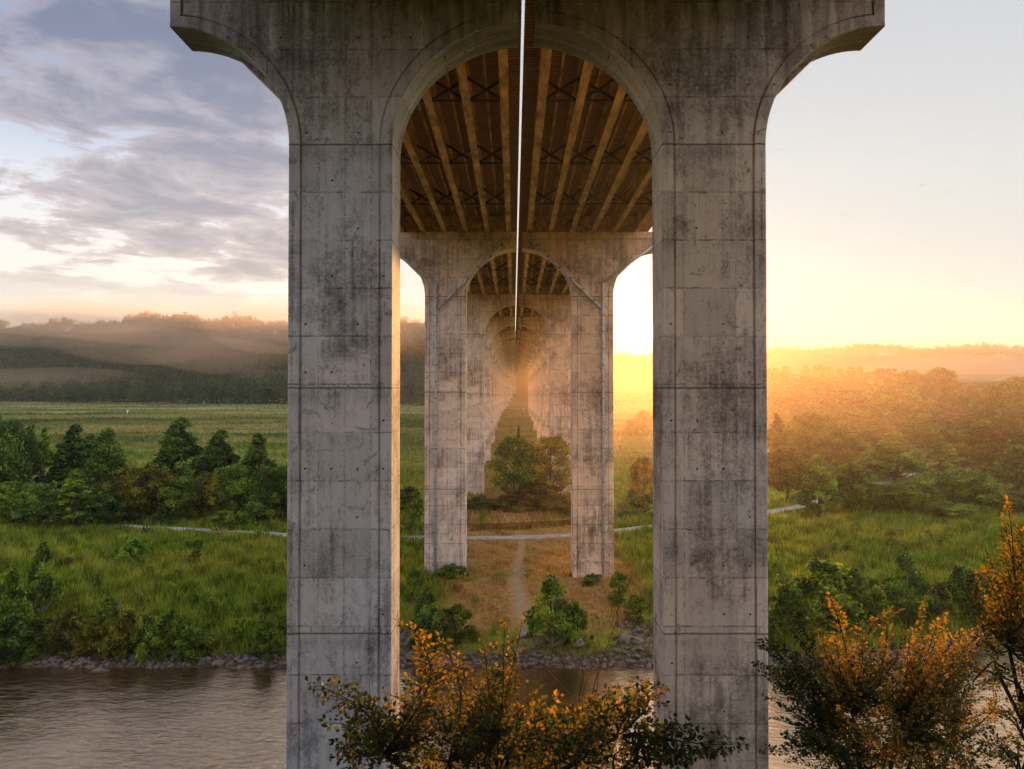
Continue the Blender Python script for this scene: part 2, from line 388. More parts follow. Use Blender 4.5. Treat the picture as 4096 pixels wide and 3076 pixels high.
# ------------------------------------------------------------------ ground cover colours (shared by ground and grass)
def ground_nodes(M, p, lift=1.0):
    X, Y, Z = M.xyz(p)
    xy = M.vec(X, Y, 0.0)
    n1 = M.noise(xy, .055, 5, .6, .5)
    n2 = M.noise(M.vec(M.m('MULTIPLY', X, .30), Y, 0.0), .030, 7, .60, .8)
    n3 = M.noise(xy, .6, 5, .65)
    g = M.mix(M.mapr(n3, .35, .65), (.055, .105, .009), (.27, .35, .026))
    g = M.mix(M.mapr(n1, .45, .65, 0, .75), g, (.38, .34, .05))
    # far meadow: paler, with straw-coloured streaks
    far = M.mapr(Y, 150, 330, 0, 1, True)
    mead = M.mix(M.mapr(n2, .43, .57), (.075, .125, .020), (.27, .25, .085))
    mead = M.mix(M.mapr(n1, .5, .6, 0, .5), mead, (.25, .15, .065))
    n4 = M.noise(M.vec(M.m('MULTIPLY', X, .22), Y, 7.0), .035, 5, .6, .8)
    mead = M.mix(M.mapr(n4, .56, .62, 0, .8), mead, (.05, .07, .018))
    wl = M.m('MULTIPLY', M.m('SUBTRACT', M.noise(M.vec(X, 0.0, 3.0), .012, 3, .5), .5), 60.0)
    yw = M.m('ADD', Y, wl)
    belt = M.m('MULTIPLY', M.mapr(M.m('ABSOLUTE', M.m('SUBTRACT', yw, 668)), 8, 34, 1, 0, True), M.m('MULTIPLY', M.mapr(X, -95, -140), M.mapr(n4, .38, .52)))
    mead = M.mix(M.m('MULTIPLY', belt, .85), mead, (.035, .040, .016))
    ln = M.m('MAXIMUM', M.mapr(M.m('ABSOLUTE', M.m('SUBTRACT', yw, 596)), .8, 2.6, 1, 0), M.mapr(M.m('ABSOLUTE', M.m('SUBTRACT', M.m('ADD', yw, M.m('MULTIPLY', X, .22)), 470)), .6, 2.0, 1, 0))
    mead = M.mix(M.m('MULTIPLY', ln, M.mapr(X, -60, -90, 0, .7)), mead, (.42, .40, .28))
    g = M.mix(far, g, mead)
    # dry tan strip under the viaduct
    ax = M.m('ABSOLUTE', M.m('SUBTRACT', X, M.m('ADD', 3.0, M.m('MULTIPLY', M.m('SUBTRACT', n1, .5), 9.0))))
    wob = M.m('MULTIPLY', M.m('SUBTRACT', n3, .5), 7.0)
    dry = M.mapr(M.m('ADD', ax, wob), 10.5, 14.5, 1, 0, True)
    dry = M.m('MULTIPLY', dry, M.mapr(M.noise(xy, .22, 4, .6), .31, .45))
    dry = M.m('MULTIPLY', dry, M.m('MULTIPLY', M.mapr(Y, 86, 92, 0, 1), M.mapr(Y, 150, 230, 1, .25)))
    dryc = M.mix(M.mapr(M.noise(xy, 1.3, 5, .7), .35, .65), (.30, .150, .045), (.54, .31, .12))
    g = M.mix(M.m('MULTIPLY', dry, .92), g, dryc)
    # trodden dirt track
    tx = M.m('ADD', 0.1, M.m('MULTIPLY', M.m('SINE', M.m('MULTIPLY', Y, .16)), .5))
    tr = M.mapr(M.m('ADD', M.m('ABSOLUTE', M.m('SUBTRACT', X, tx)), M.m('MULTIPLY', M.m('SUBTRACT', n3, .5), 1.6)), .35, M.mapr(Y, 88, 118, 1.5, .45), 1, 0, True)
    tr = M.m('MULTIPLY', M.m('MULTIPLY', tr, M.mapr(n3, .3, .6, .25, .8)), M.m('MULTIPLY', M.mapr(Y, 86, 90, 0, 1), M.mapr(Y, 128, 131, 1, 0)))
    g = M.mix(tr, g, (.42, .31, .21))
    return g, n3, dry, tr
M = NT('meadow_ground'); p = M.pos(); X, Y, Z = M.xyz(p)
g, n3, dry, tr = ground_nodes(M, p)
mud = M.mix(M.mapr(M.noise(p, 1.6, 6, .7), .4, .6), (.045, .032, .022), (.15, .115, .085))
lowz = M.mapr(M.m('ADD', Z, M.m('MULTIPLY', M.m('SUBTRACT', n3, .5), 1.2)), .7, 1.5, 1, 0)
g = M.mix(M.m('MULTIPLY', lowz, M.mapr(Y, 60, 130, 1, 1)), g, mud)
wood = M.mapr(Z, 24.5, 27.5, 0, .85)
g = M.mix(M.m('MULTIPLY', wood, M.mapr(Y, 540, 600)), g, (.035, .038, .018))
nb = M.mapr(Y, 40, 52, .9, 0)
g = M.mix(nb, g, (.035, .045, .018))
MAT['ground'] = M.done(M.bsdf(g, .95, M.bump(n3, .6, .25), .1))

# ------------------------------------------------------------------ ground sheet
def axis(segs):
    a = []
    for s, e, st in segs: a += list(np.arange(s, e, st))
    a.append(segs[-1][1]); return np.array(a)
gx = axis([(-1500, -400, 50), (-400, -110, 12), (-110, 110, 2.2), (110, 400, 10), (400, 1500, 50)])
gy = axis([(-400, -60, 30), (-60, 40, 6), (40, 80, 2), (80, 170, 1.1), (170, 300, 6), (300, 560, 10), (560, 1700, 22)])
GX, GY = np.meshgrid(gx, gy)
GZ = terrain(GX, GY)
nx, ny = len(gx), len(gy)
idx = np.arange(nx * ny).reshape(ny, nx)
fc = np.stack([idx[:-1, :-1], idx[:-1, 1:], idx[1:, 1:], idx[1:, :-1]], -1).reshape(-1, 4)
tag(link('ground', np_mesh('ground', np.stack([GX, GY, GZ], -1).reshape(-1, 3), fc, smooth=True), MAT['ground']),
    'grassy valley floor rising to wooded hills', kind='structure')

# ------------------------------------------------------------------ water
def water_mat(name, col, s1, st):
    M = NT(name); p = M.pos(); X, Y, Z = M.xyz(p)
    a = M.noise(M.vec(M.m('MULTIPLY', X, .55), M.m('ADD', Y, M.m('MULTIPLY', X, .12)), 0.0), s1, 5, .6, .6)
    b = M.noise(M.vec(M.m('MULTIPLY', X, .6), Y, 2.0), s1 * .22, 3, .5, .3)
    calm = M.mapr(M.noise(M.vec(X, Y, 5.0), .05, 3), .38, .62, .25, 1.15)
    h = M.m('MULTIPLY', M.m('ADD', a, M.m('MULTIPLY', b, 1.6)), calm)
    nm = M.bump(h, st, .30)
    sh = M.bsdf(col, .07, nm, 1.0); nd = sh.node; nd.inputs['IOR'].default_value = 3.6; nd.inputs['Specular Tint'].default_value = (1, .76, .50, 1)
    return M.done(sh)
MAT['river'] = water_mat('rippled_brown_river', (.055, .032, .016), 1.8, .40)
MAT['canal'] = water_mat('still_canal_water', (.03, .022, .012), 1.2, .15)
b = MB(); b.poly([(-1400, 49, 0), (1400, 49, 0), (1400, 150, 0), (-1400, 150, 0)])
# keep the sheet only where the river runs
b = MB()
xs = list(np.linspace(-400, 400, 81))
for i in range(80):
    x0, x1 = xs[i], xs[i+1]
    b.poly([(x0, 46, 0), (x1, 46, 0), (x1, 84.5 + float(shore_shift(x1)), 0), (x0, 84.5 + float(shore_shift(x0)), 0)])
tag(b.build('river_water', MAT['river']), 'brown rippled river reflecting the evening sky', kind='structure')
b = MB()
xs = list(np.linspace(-92, 92, 93))
def cy(x): return float(path_y(x)) + 15 + 1.2 * math.sin(x * .13)
for i in range(92):
    x0, x1 = xs[i], xs[i+1]
    b.poly([(x0, cy(x0)-6.4, 3.95), (x1, cy(x1)-6.4, 3.95), (x1, cy(x1)+6.4, 3.95), (x0, cy(x0)+6.4, 3.95)])
tag(b.build('canal_water', MAT['canal']), 'narrow still canal behind the pale path', kind='structure')
# ------------------------------------------------------------------ path
xs = np.linspace(-190, 200, 261); ys = path_y(xs)
for _ in range(6): ys[1:-1] = (ys[:-2] + ys[1:-1] * 2 + ys[2:]) / 4
V = []
for i, (x, y) in enumerate(zip(xs, ys)):
    j0, j1 = max(0, i-1), min(len(xs)-1, i+1)
    t = np.array([xs[j1]-xs[j0], ys[j1]-ys[j0]]); t /= np.linalg.norm(t); nrm = np.array([-t[1], t[0]])
    zz = max(tz(x, y), tz(x+nrm[0]*1.9, y+nrm[1]*1.9), tz(x-nrm[0]*1.9, y-nrm[1]*1.9)) + .06
    hw = 1.65 + .14 * math.sin(i * 1.7) + .12 * math.sin(i * .6)
    for s in (-1, 1): V.append((x + nrm[0]*hw*s, y + nrm[1]*hw*s, zz))
fc = [(2*i, 2*i+1, 2*i+3, 2*i+2)[::-1] for i in range(len(xs)-1)]
tag(link('path', np_mesh('path', np.array(V), np.array(fc)), MAT['pathm']), 'pale gravel towpath curving across the meadow', kind='structure')

# ------------------------------------------------------------------ viaduct
SPR, CR, TOP, TIP = CZ + 13.72, CZ + 20.43, CZ + 22.7, CZ + 20.2
IN, OUT, EDGE, GAP = 7.36, 13.02, 19.57, .45
BAND = .60
PIERS = [42, 106.7, 173, 222, 268.5, 315, 361, 407.5, 454, 500, 546, 592, 638]
def curve_off(Y): return 9.0 * max(0, (Y - 400) / 240) ** 2
def outline(zb, e, top_e):
    """half pier outline offset inwards by e; same number of points for any e"""
    P = []
    P.append((IN + e, zb))
    n = 28
    a, bb = IN + e, CR - SPR + e
    # inner arch from springing to the gap
    xg = GAP + e
    t1 = math.acos(min(1, xg / a))
    for i in range(n + 1):
        t = t1 * i / n
        P.append((a * math.cos(t), SPR + bb * math.sin(t)))
    P.append((GAP + e, TOP - top_e))
    P.append((EDGE - e, TOP - top_e))
    P.append((EDGE - e, TIP + e))
    cx, cz = EDGE, SPR
    ra, rb = EDGE - OUT + e, TIP - SPR + e
    # quarter circle from under the tip back to the leg
    t0 = math.acos(min(1, e / ra))
    for i in range(n + 1):
        t = math.pi/2 - (math.pi/2 - t0) * 0 - (math.pi/2) * i / n if e == 0 else t0 + (0 - t0) * i / n
        P.append((cx - ra * math.cos(t), cz + rb * math.sin(t)))
    P.append((OUT - e, zb))
    return P
T = 3.1
def half_pier(side, Y, off, zb):
    ch = .05
    L = []   # loops: (points, y)
    def loop(e, te, y): return [(side * px + off, y, pz) for px, pz in outline(zb, e, te)]
    loops = [loop(ch, ch, Y), loop(0, 0, Y + ch), loop(0, 0, Y + T - ch), loop(ch, ch, Y + T)]
    v, f = [], []
    n = len(loops[0])
    front_in = loop(BAND, .9, Y); back_in = loop(BAND, .9, Y + T)
    gr = lambda y, s: [loop(BAND + .01, .91, y + s*.14), loop(BAND + .09, .99, y + s*.14), loop(BAND + .15, 1.05, y + s*.06)]
    seq = gr(Y, 1)[::-1] + [front_in] + loops + [back_in] + gr(Y + T, -1)
    for lp in seq: v += lp
    for k in range(len(seq) - 1):
        for i in range(n - 1):
            q = (k*n+i, (k+1)*n+i, (k+1)*n+i+1, k*n+i+1)
            f.append(q if side > 0 else q[::-1])
        # (open at the buried bottom)
    # recessed panels: strips between inner-arch side and outer side
    def panel(base, flip):
        m = 29   # curve points
        # leg+cap panel as a fan of quads: pair inner side points with outer side points
        inner = [base + i for i in range(0, 1 + m)]            # zb, arch pts
        outer = [base + n - 1 - i for i in range(0, 1 + m)]    # zb, outer arc pts reversed
        for i in range(m):
            q = (inner[i], inner[i+1], outer[i+1], outer[i]); f.append(q if flip else q[::-1])
        q = (inner[m], base + m + 1, base + m + 2, outer[m]) if True else None
        f.append(q if flip else q[::-1])
        q = (outer[m], base + m + 2, base + m + 3); f.append(q if flip else q[::-1])
    panel(0, side > 0); panel((len(seq) - 1) * n, side < 0)
    me = bpy.data.meshes.new('pier'); me.from_pydata(v, [], f); me.update()
    return me
def haunch(side, Y, off):
    b = MB(); a, bb = EDGE - OUT + .02, TIP - SPR + .02
    th = [math.radians(26 + 38 * i / 12) for i in range(13)]
    arc = [(EDGE - a * math.sin(t), SPR + bb * math.cos(t)) for t in th]
    y0, y1 = Y + 2.05, Y + T - .004
    for i in range(1, 12):
        pass
    fr = [(side * px + off, y0, pz) for px, pz in arc]; bk = [(side * px + off, y1, pz) for px, pz in arc]
    b.poly(fr); b.poly(bk[::-1]); b.poly([fr[0], bk[0], bk[-1], fr[-1]])
    return b
def pipe_part(pier, pts, r, nb=0):
    b = MB(); b.tube(pts, r, 10)
    o = b.build('drainpipe', MAT['pipe'], pier, True)
    return o
for side in (-1, 1):
    via = empty('concrete_viaduct', (side * 10, 42, tz(side * 10, 42)))
    if side < 0:
        tag(via, 'tall concrete arched viaduct left of the bright slit, its front pier bluish grey', 'bridge', 'twin viaducts carrying one road')
    else:
        tag(via, 'tall concrete arched viaduct right of the bright slit, its front pier warm brown', 'bridge', 'twin viaducts carrying one road')
    org = Vector(via.location)
    def put(o): o.location = -org
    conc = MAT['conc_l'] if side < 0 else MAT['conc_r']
    for k, Y in enumerate(PIERS):
        off = curve_off(Y)
        zb = min(tz(side*IN+off, Y), tz(side*OUT+off, Y), tz(side*OUT+off, Y+T)) - 2.0
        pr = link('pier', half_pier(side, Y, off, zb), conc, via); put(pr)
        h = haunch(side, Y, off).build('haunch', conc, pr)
        if k == 1:
            zt = tz(side*11.4, Y) + .1
            xo = side * 11.55 + .05
            yf = Y - .13
            def pp(pts):
                o = pipe_part(pr, pts, .17); return o
            pp([(xo, yf, zt), (xo, yf, CZ + 5), (xo, yf, CZ + 15.6)])
            pp([(xo - side*.1, yf, CZ + 11.9), (side*1.0, yf, CZ + 22.1)])
            pp([(xo, yf, CZ + 15.6), (side*19.2, yf, CZ + 21.2)])
            zz = zt + 1.5
            while zz < CZ + 15:
                b = MB(); b.box(xo-.20, xo+.20, yf-.19, yf+.128, zz-.05, zz+.05); b.build('pipe_bracket', MAT['band'], pr); zz += 2.3
            for t in (.12, .27, .42, .57, .72, .87):
                px_, pz_ = xo + (side*1.0 - xo)*t, CZ + 11.9 + 10.2*t
                b = MB(); b.box(px_-.10, px_+.10, yf-.19, yf+.13, pz_-.20, pz_+.20); b.build('pipe_bracket', MAT['band'], pr)
    # spans
    ends = [(-88, PIERS[0])] + [(PIERS[i], PIERS[i+1]) for i in range(len(PIERS)-1)] + [(PIERS[-1], 700)]
    for k, (a, c_) in enumerate(ends):
        y0 = a + T/2 + .05 if k else a; y1 = c_ + T/2 - .05
        o0, o1 = curve_off(a), curve_off(c_)
        def sl(b, x0, x1, z0, z1, ya=None, yb=None):
            ya = y0 if ya is None else ya; yb = y1 if yb is None else yb
            fa, fb = o0 + (o1-o0)*(ya-y0)/(y1-y0), o0 + (o1-o0)*(yb-y0)/(y1-y0)
            i = len(b.v); X0, X1 = (x0, x1) if side > 0 else (-x1, -x0)
            b.v += [(X0+fa,ya,z0),(X1+fa,ya,z0),(X1+fb,yb,z0),(X0+fb,yb,z0),(X0+fa,ya,z1),(X1+fa,ya,z1),(X1+fb,yb,z1),(X0+fb,yb,z1)]
            for f in ((0,3,2,1),(4,5,6,7),(0,1,5,4),(1,2,6,5),(2,3,7,6),(3,0,4,7)): b.f.append(tuple(i+q for q in f))
        # deck slab with kerb upstands at both edges
        b = MB(); inner = .02 if side > 0 else .22
        sl(b, inner, 19.9, CZ + 25.2, CZ + 25.55)
        put(b.build('deck_slab', MAT['deck'], via))
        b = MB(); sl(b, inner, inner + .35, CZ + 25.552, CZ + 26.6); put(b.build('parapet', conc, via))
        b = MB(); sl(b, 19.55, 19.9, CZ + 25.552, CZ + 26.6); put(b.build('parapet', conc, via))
        for g_ in range(6):
            xc = 1.45 + 2.95 * g_
            b = MB()
            sl(b, xc-.33, xc+.33, TOP + .03, TOP + .10)              # bottom flange
            sl(b, xc-.035, xc+.035, TOP + .102, CZ + 25.13)          # web
            sl(b, xc-.25, xc+.25, CZ + 25.132, CZ + 25.198)          # top flange
            put(b.build('girder', MAT['girder'], via))
        if k in (1, 2, 3, 4):
            for g_ in range(5):
                xc = 1.45 + 2.95 * (g_ + .5)
                b = MB(); sl(b, xc-.09, xc+.09, CZ + 24.75, CZ + 25.19)
                put(b.build('stringer', MAT['girder'], via))
            for s_ in range(1, 4):
                yb = a + T/2 + (c_ - a) * s_ / 4
                for g_ in range(5):
                    xa = 1.45 + 2.95 * g_ + .05; xb = xa + 2.85
                    za, zb_ = TOP + .22, CZ + 24.7
                    off = o0 + (o1-o0)*s_/4
                    b = MB(); X = lambda q: side * q + off
                    b.tube([(X(xa), yb, za), (X(xb), yb, za)], .09, 4)
                    b.tube([(X(xa), yb, za), (X(xb), yb, zb_)], .12, 4)
                    b.tube([(X(xa), yb + .16, zb_), (X(xb), yb + .16, za)], .12, 4)
                    b.tube([(X(xa) , yb + .05, za), (X(xa), yb + .05, zb_)], .11, 4)
                    put(b.build('cross_brace', MAT['brace'], via))
        if k:
            b = MB(); sl(b, 1.2, 16.6, TOP + .12, CZ + 25.1, y1 - .55, y1 - .35)
            put(b.build('end_diaphragm', MAT['girder'], via))
# ------------------------------------------------------------------ vegetation makers
def unit(v): return v / np.maximum(np.linalg.norm(v, axis=-1, keepdims=True), 1e-6)
def leaf_quads(C, s, up=.5, asp=.55, rng=R, out=None):
    n = len(C)
    N = rng.normal(size=(n, 3)); N[:, 2] = N[:, 2] + up
    if out is not None: N = N + out
    N = unit(N)
    A = unit(np.cross(N, rng.normal(size=(n, 3))))
    B = np.cross(N, A)
    s = np.asarray(s).reshape(-1, 1) * np.ones((n, 1))
    return np.stack([C - A*s, C + B*s*asp, C + A*s, C - B*s*asp], 1)
def radius(shape, t):
    t = np.clip(t, 0, 1)
    if shape == 'cone': return np.clip((1 - t) ** .75, 0, 1) * np.clip(t * 4 + .45, 0, 1)
    if shape == 'egg': return np.clip((1 - t ** 1.5), 0, 1) ** .85 * np.clip(t * 3 + .5, 0, 1)
    if shape == 'round': return np.sqrt(np.clip(1 - (1.9 * t - .9) ** 2, 0.02, 1))
    if shape == 'spread': return np.clip(.55 + .6 * t, 0, 1) * np.sqrt(np.clip(1 - t ** 3.5, 0, 1))
    if shape == 'column': return np.clip(1 - abs(t - .35) * .9, 0, 1) * np.clip((1 - t) * 3, .12, 1)
    if shape == 'bush': return np.sqrt(np.clip(1 - t ** 2.2, 0, 1)) * (.75 + .25 * np.clip(t * 4, 0, 1))
PRO = {}
def tree_proto(key, seed, H, Wd, shape, base, ncl, nlf, ls, flat=.72, cs=1.0, limbs=True, bark='bark', tr=None):
    rng = np.random.default_rng(seed)
    t = rng.random(ncl) ** .85
    a = rng.random(ncl) * 2 * np.pi
    lob = 1 + .22 * np.sin(a * 2 + seed) + .16 * np.sin(a * 3 + seed * 2 + t * 4)
    rr = radius(shape, t) * Wd / 2 * lob * (.35 + .65 * rng.random(ncl) ** .55)
    zc = base + (H - base) * t * .97
    Cc = np.stack([rr * np.cos(a), rr * np.sin(a), zc], 1)
    # a leader clump at the tip
    Cc[0] = (0, 0, H * .97); Cc[1] = (.2, .1, H * .90)
    size = cs * Wd * .13 * (.6 + .8 * rng.random(ncl)) * (.55 + .45 * radius(shape, t))
    size[0] = Wd * .05 * cs; size[1] = Wd * .08 * cs
    per = np.maximum(12, (nlf * size ** 1.6 / np.sum(size ** 1.6)).astype(int))
    ids = np.repeat(np.arange(ncl), per)
    n = len(ids)
    dv = unit(rng.normal(size=(n, 3))) * (rng.random((n, 1)) ** .5)
    dv *= np.where(rng.random((n, 1)) < .16, 1.15 + .5 * rng.random((n, 1)), 1)
    dv[:, 2] *= flat
    P = Cc[ids] + dv * size[ids][:, None]
    P[:, 2] -= .25 * (dv[:, 0]**2 + dv[:, 1]**2) * size[ids]
    P[:, 2] = np.maximum(P[:, 2], .05)
    Q = leaf_quads(P, ls * (.6 + .8 * rng.random(n)), .40, .6, rng, dv * 1.5)
    cl_t = rng.random(ncl) * .5
    tint = np.clip(.02 + 1.15 * cl_t[ids] + .45 * rng.random(n), 0, 1)
    crown = quads(key + '_crown', Q, tint)
    b = MB()
    r0 = tr or max(.06, H * .016)
    lean = rng.normal(size=2) * H * .012
    tp = [(lean[0] * math.sin(q * 3), lean[1] * math.sin(q * 2.5), H * .95 * q - (.6 if q == 0 else 0)) for q in (0, .15, .35, .6, .8, 1)]
    if limbs != 'only': b.tube(tp, [r0 * 1.25, r0, r0 * .85, r0 * .55, r0 * .3, r0 * .08], 7)
    if limbs:
        order = rng.permutation(ncl)[:min(ncl, 46)]
        for i in order:
            c = Cc[i]; h0 = max(base * .55, c[2] - (np.hypot(c[0], c[1]) * .85 + .3)); h0 = min(h0, H * .9)
            q = h0 / (H * .95)
            p0 = Vector((lean[0] * math.sin(q * 3), lean[1] * math.sin(q * 2.5), h0)); p2 = Vector(c)
            mid = p0.lerp(p2, .5) + Vector((0, 0, -.06 * H * rng.random())) + Vector(rng.normal(size=3) * .02 * H)
            rl = r0 * (.42 * (1 - q) + .12)
            b.tube([p0, mid, p2], [rl, rl * .65, rl * .2], 5, False)
    me = bpy.data.meshes.new(key + '_trunk'); me.from_pydata(b.v, [], b.f); me.update()
    me.materials.append(MAT[bark])
    PRO[key] = (crown, me, H, Wd)
def mat_mesh(key, mat):
    k2 = key + '|' + mat
    if k2 not in PRO:
        me = PRO[key][0].copy(); me.materials.clear(); me.materials.append(MAT[mat]); PRO[k2] = me
    return PRO[k2]
tree_proto('cone', 3, 20, 11, 'egg', 2.0, 150, 17000, .26, cs=.88)
tree_proto('cone_b', 4, 20, 8.5, 'egg', 2.5, 110, 12000, .26, cs=.88, bark='bark')
tree_proto('round', 5, 18, 15, 'round', 4, 170, 18000, .29)
tree_proto('round_b', 6, 18, 13, 'round', 3, 150, 17000, .29)
tree_proto('spread', 8, 17, 18, 'spread', 5, 110, 10500, .38, .42, bark='bark_pale')
tree_proto('slim', 9, 20, 6.5, 'column', 2.0, 75, 3600, .34, bark='bark_pale')
tree_proto('mass', 10, 24, 16, 'round', 6, 90, 5200, .62)
tree_proto('mass_b', 11, 24, 13, 'cone', 4, 80, 4600, .60)
tree_proto('open', 12, 17, 15, 'round', 4.5, 90, 9500, .26, .6, .85, tr=.26, bark='bark_dark')
tree_proto('bush', 13, 4, 5, 'bush', .1, 60, 5600, .15)
tree_proto('bush_b', 14, 4, 4.2, 'bush', .1, 46, 4400, .14)
tree_proto('bush_fine', 15, 6, 5.4, 'cone', .3, 80, 7600, .14, bark='bark_pale')
tree_proto('sapling', 16, 4, 2.6, 'column', .4, 30, 1300, .17)

def plant(kind, mat, px, top, Y, width=None, label='', cat='tree', group=None, name=None, rz=None, wk=1.0, sink=.15):
    """px, top: where crown centre and top stand in the photo (2212-wide), Y: distance"""
    x = px_x(px, Y); g = tz(x, Y) - sink
    H = max(.8, px_z(top, Y) - g)
    crown, trunk, h0, w0 = PRO[kind]
    sz = H / h0
    sx = (width * K / F * Y / w0) if width else sz * wk
    rz = R.random() * 6.28 if rz is None else rz
    root = empty(name or ('tree' if cat == 'tree' else cat.replace(' ', '_')), (x, Y, g), rz)
    tag(root, label, cat, group)
    c = link('crown' if cat == 'tree' else 'foliage', mat_mesh(kind, mat), None, root)
    t = link('trunk' if cat == 'tree' else 'stem', trunk, None, root)
    for o in (c, t): o.scale = (sx, sx, sz)
    return root

ROWL = 'trees in the row behind the path left of the viaduct'
plant('round', 'leaf_dark', 2, 905, 150, 150, 'very dark tree cut by the left edge of the photo, behind the path', group=ROWL)
plant('slim', 'leaf_mid', 66, 913, 152, 62, 'slender pale green tree beside the very dark one at the photo edge', group=ROWL)
plant('slim', 'leaf_mid', 95, 921, 155, 54, 'slender pale green tree with thin top, second from the photo edge', group=ROWL)
plant('cone_b', 'leaf_mid', 135, 966, 156, 86, 'short narrow-topped tree between slender trees and dark twin-topped clump', group=ROWL)
plant('cone_b', 'leaf_dark', 160, 912, 158, 110, 'dark pointed tree of the left clump, tallest after the big cone', group=ROWL)
plant('slim', 'leaf_dark', 195, 934, 160, 70, 'thin dark spire between the two pointed trees of the left clump', group=ROWL)
plant('cone', 'leaf_dark', 232, 920, 150, 130, 'broad dark green cone-shaped tree closing the left clump', group=ROWL)
plant('cone', 'leaf_dark', 392, 897, 156, 165, 'tallest dark green cone-shaped tree in the row left of the viaduct', group=ROWL)
plant('cone', 'leaf_dark', 478, 924, 158, 130, 'dark ragged-topped tree just right of the tallest cone', group=ROWL)
plant('cone_b', 'leaf_mid', 558, 932, 153, 110, 'lighter green pointed tree, last tall one before the grey pier', group=ROWL)
plant('round', 'leaf_mid', 600, 1010, 150, 120, 'rounded green tree half hidden by the grey pier edge', group=ROWL)
plant('round', 'leaf_dark', 655, 1000, 156, 130, 'dark tree mostly hidden behind the grey pier', group=ROWL)
plant('bush_b', 'leaf_mid', 482, 1103, 140, 72, 'small round green tree standing at the path edge left of the pier', 'tree', wk=1.6)
for k_, m_, px, top, Y, wd, lab in (
 ('round_b', 'leaf_mid', 25, 1040, 143, 95, 'low green tree under the very dark one at the photo edge'),
 ('round', 'leaf_bright', 85, 1046, 141, 88, 'light green low tree in front of the two slender pale ones'),
 ('cone_b', 'leaf_mid', 165, 1012, 140, 100, 'green low tree with pointed top in front of the left clump, hiding the path'),
 ('round_b', 'leaf_dark', 215, 1060, 142, 80, 'dark low tree where the pale path disappears on the left'),
 ('round', 'leaf_olive', 275, 1008, 148, 96, 'olive-green rounded tree just right of the broad dark one'),
 ('round_b', 'leaf_olive', 338, 1000, 149, 104, 'wide olive-green tree between the two tallest dark trees'),
 ('round', 'leaf_mid', 395, 1030, 148, 88, 'fresh green round tree in front of the tallest dark one'),
 ('round_b', 'leaf_olive', 450, 1022, 149, 84, 'olive low tree under the ragged-topped dark one'),
 ('round', 'leaf_mid', 512, 1006, 149, 86, 'green round tree between the ragged-topped one and the last pointed one'),
 ('bush', 'leaf_dark', 300, 1088, 147.5, 80, 'dark undergrowth bush behind the path below the olive trees'),
 ('bush', 'leaf_dark', 375, 1092, 147, 80, 'dark undergrowth bush behind the path below the fresh green round tree'),
 ('bush', 'leaf_mid', 555, 1085, 144, 80, 'green undergrowth bush behind the path close to the grey pier')):
    plant(k_, m_, px, top, Y, wd, lab, 'bush' if k_ == 'bush' else 'tree', group=ROWL)
# far meadow edge, left
plant('cone', 'leaf_mid', 287, 822, 800, 36, 'pale green lone tree standing before the misty wood', sink=.5)
plant('round', 'leaf_dark', 118, 843, 790, 28, 'small dark round tree before the misty wood, left of the lone pale one', sink=.5)
plant('round', 'leaf_dark', 157, 845, 790, 30, 'small round tree before the misty wood, nearer the lone pale one', sink=.5)
# between the viaduct legs
CTR = 'trees on the canal bank under the viaduct'
plant('open', 'leaf_mid', 1110, 942, 162, 112, 'open-crowned tree with dark forked trunk on the canal bank between piers', group=CTR)
plant('open', 'leaf_olive', 1190, 940, 164, 122, 'broad open tree catching orange light beside the forked one between piers', group=CTR, rz=1.0)
plant('open', 'leaf_rust', 1392, 985, 160, 62, 'rusty glowing tree seen between the second and front right-hand piers', group=CTR, rz=2.2)
plant('bush', 'leaf_rust', 1160, 1040, 160.5, 120, 'wide brown thicket at the foot of the two canal bank trees', 'bush')
plant('bush', 'leaf_olive', 1105, 1068, 160, 110, 'brown and green thicket under the forked tree', 'bush')
plant('bush', 'leaf_rust', 1225, 1072, 160.5, 120, 'brown thicket touching the second right-hand pier edge', 'bush')
plant('bush', 'leaf_dark', 1040, 1072, 160, 90, 'dark green thicket beside the canal between the piers', 'bush')
plant('bush', 'leaf_dark', 1378, 1062, 159, 110, 'dark thicket at the canal under the rusty glowing tree', 'bush')
plant('bush_b', 'leaf_mid', 897, 1082, 137.5, 40, 'small bush at the path edge between the left piers', 'bush')
plant('bush_b', 'leaf_dark', 885, 1050, 158, 60, 'dark bush on the canal bank between the left piers', 'bush')
plant('cone_b', 'leaf_dark', 1120, 915, 205, 18, 'small dark conical tree far down the viaduct aisle', sink=.3)
plant('bush', 'leaf_rust', 1390, 887, 330, 46, 'dark brown bush far out in the golden meadow', 'bush')
plant('bush', 'leaf_rust', 1372, 905, 300, 50, 'low brown bush in front of the far one in the golden meadow', 'bush')

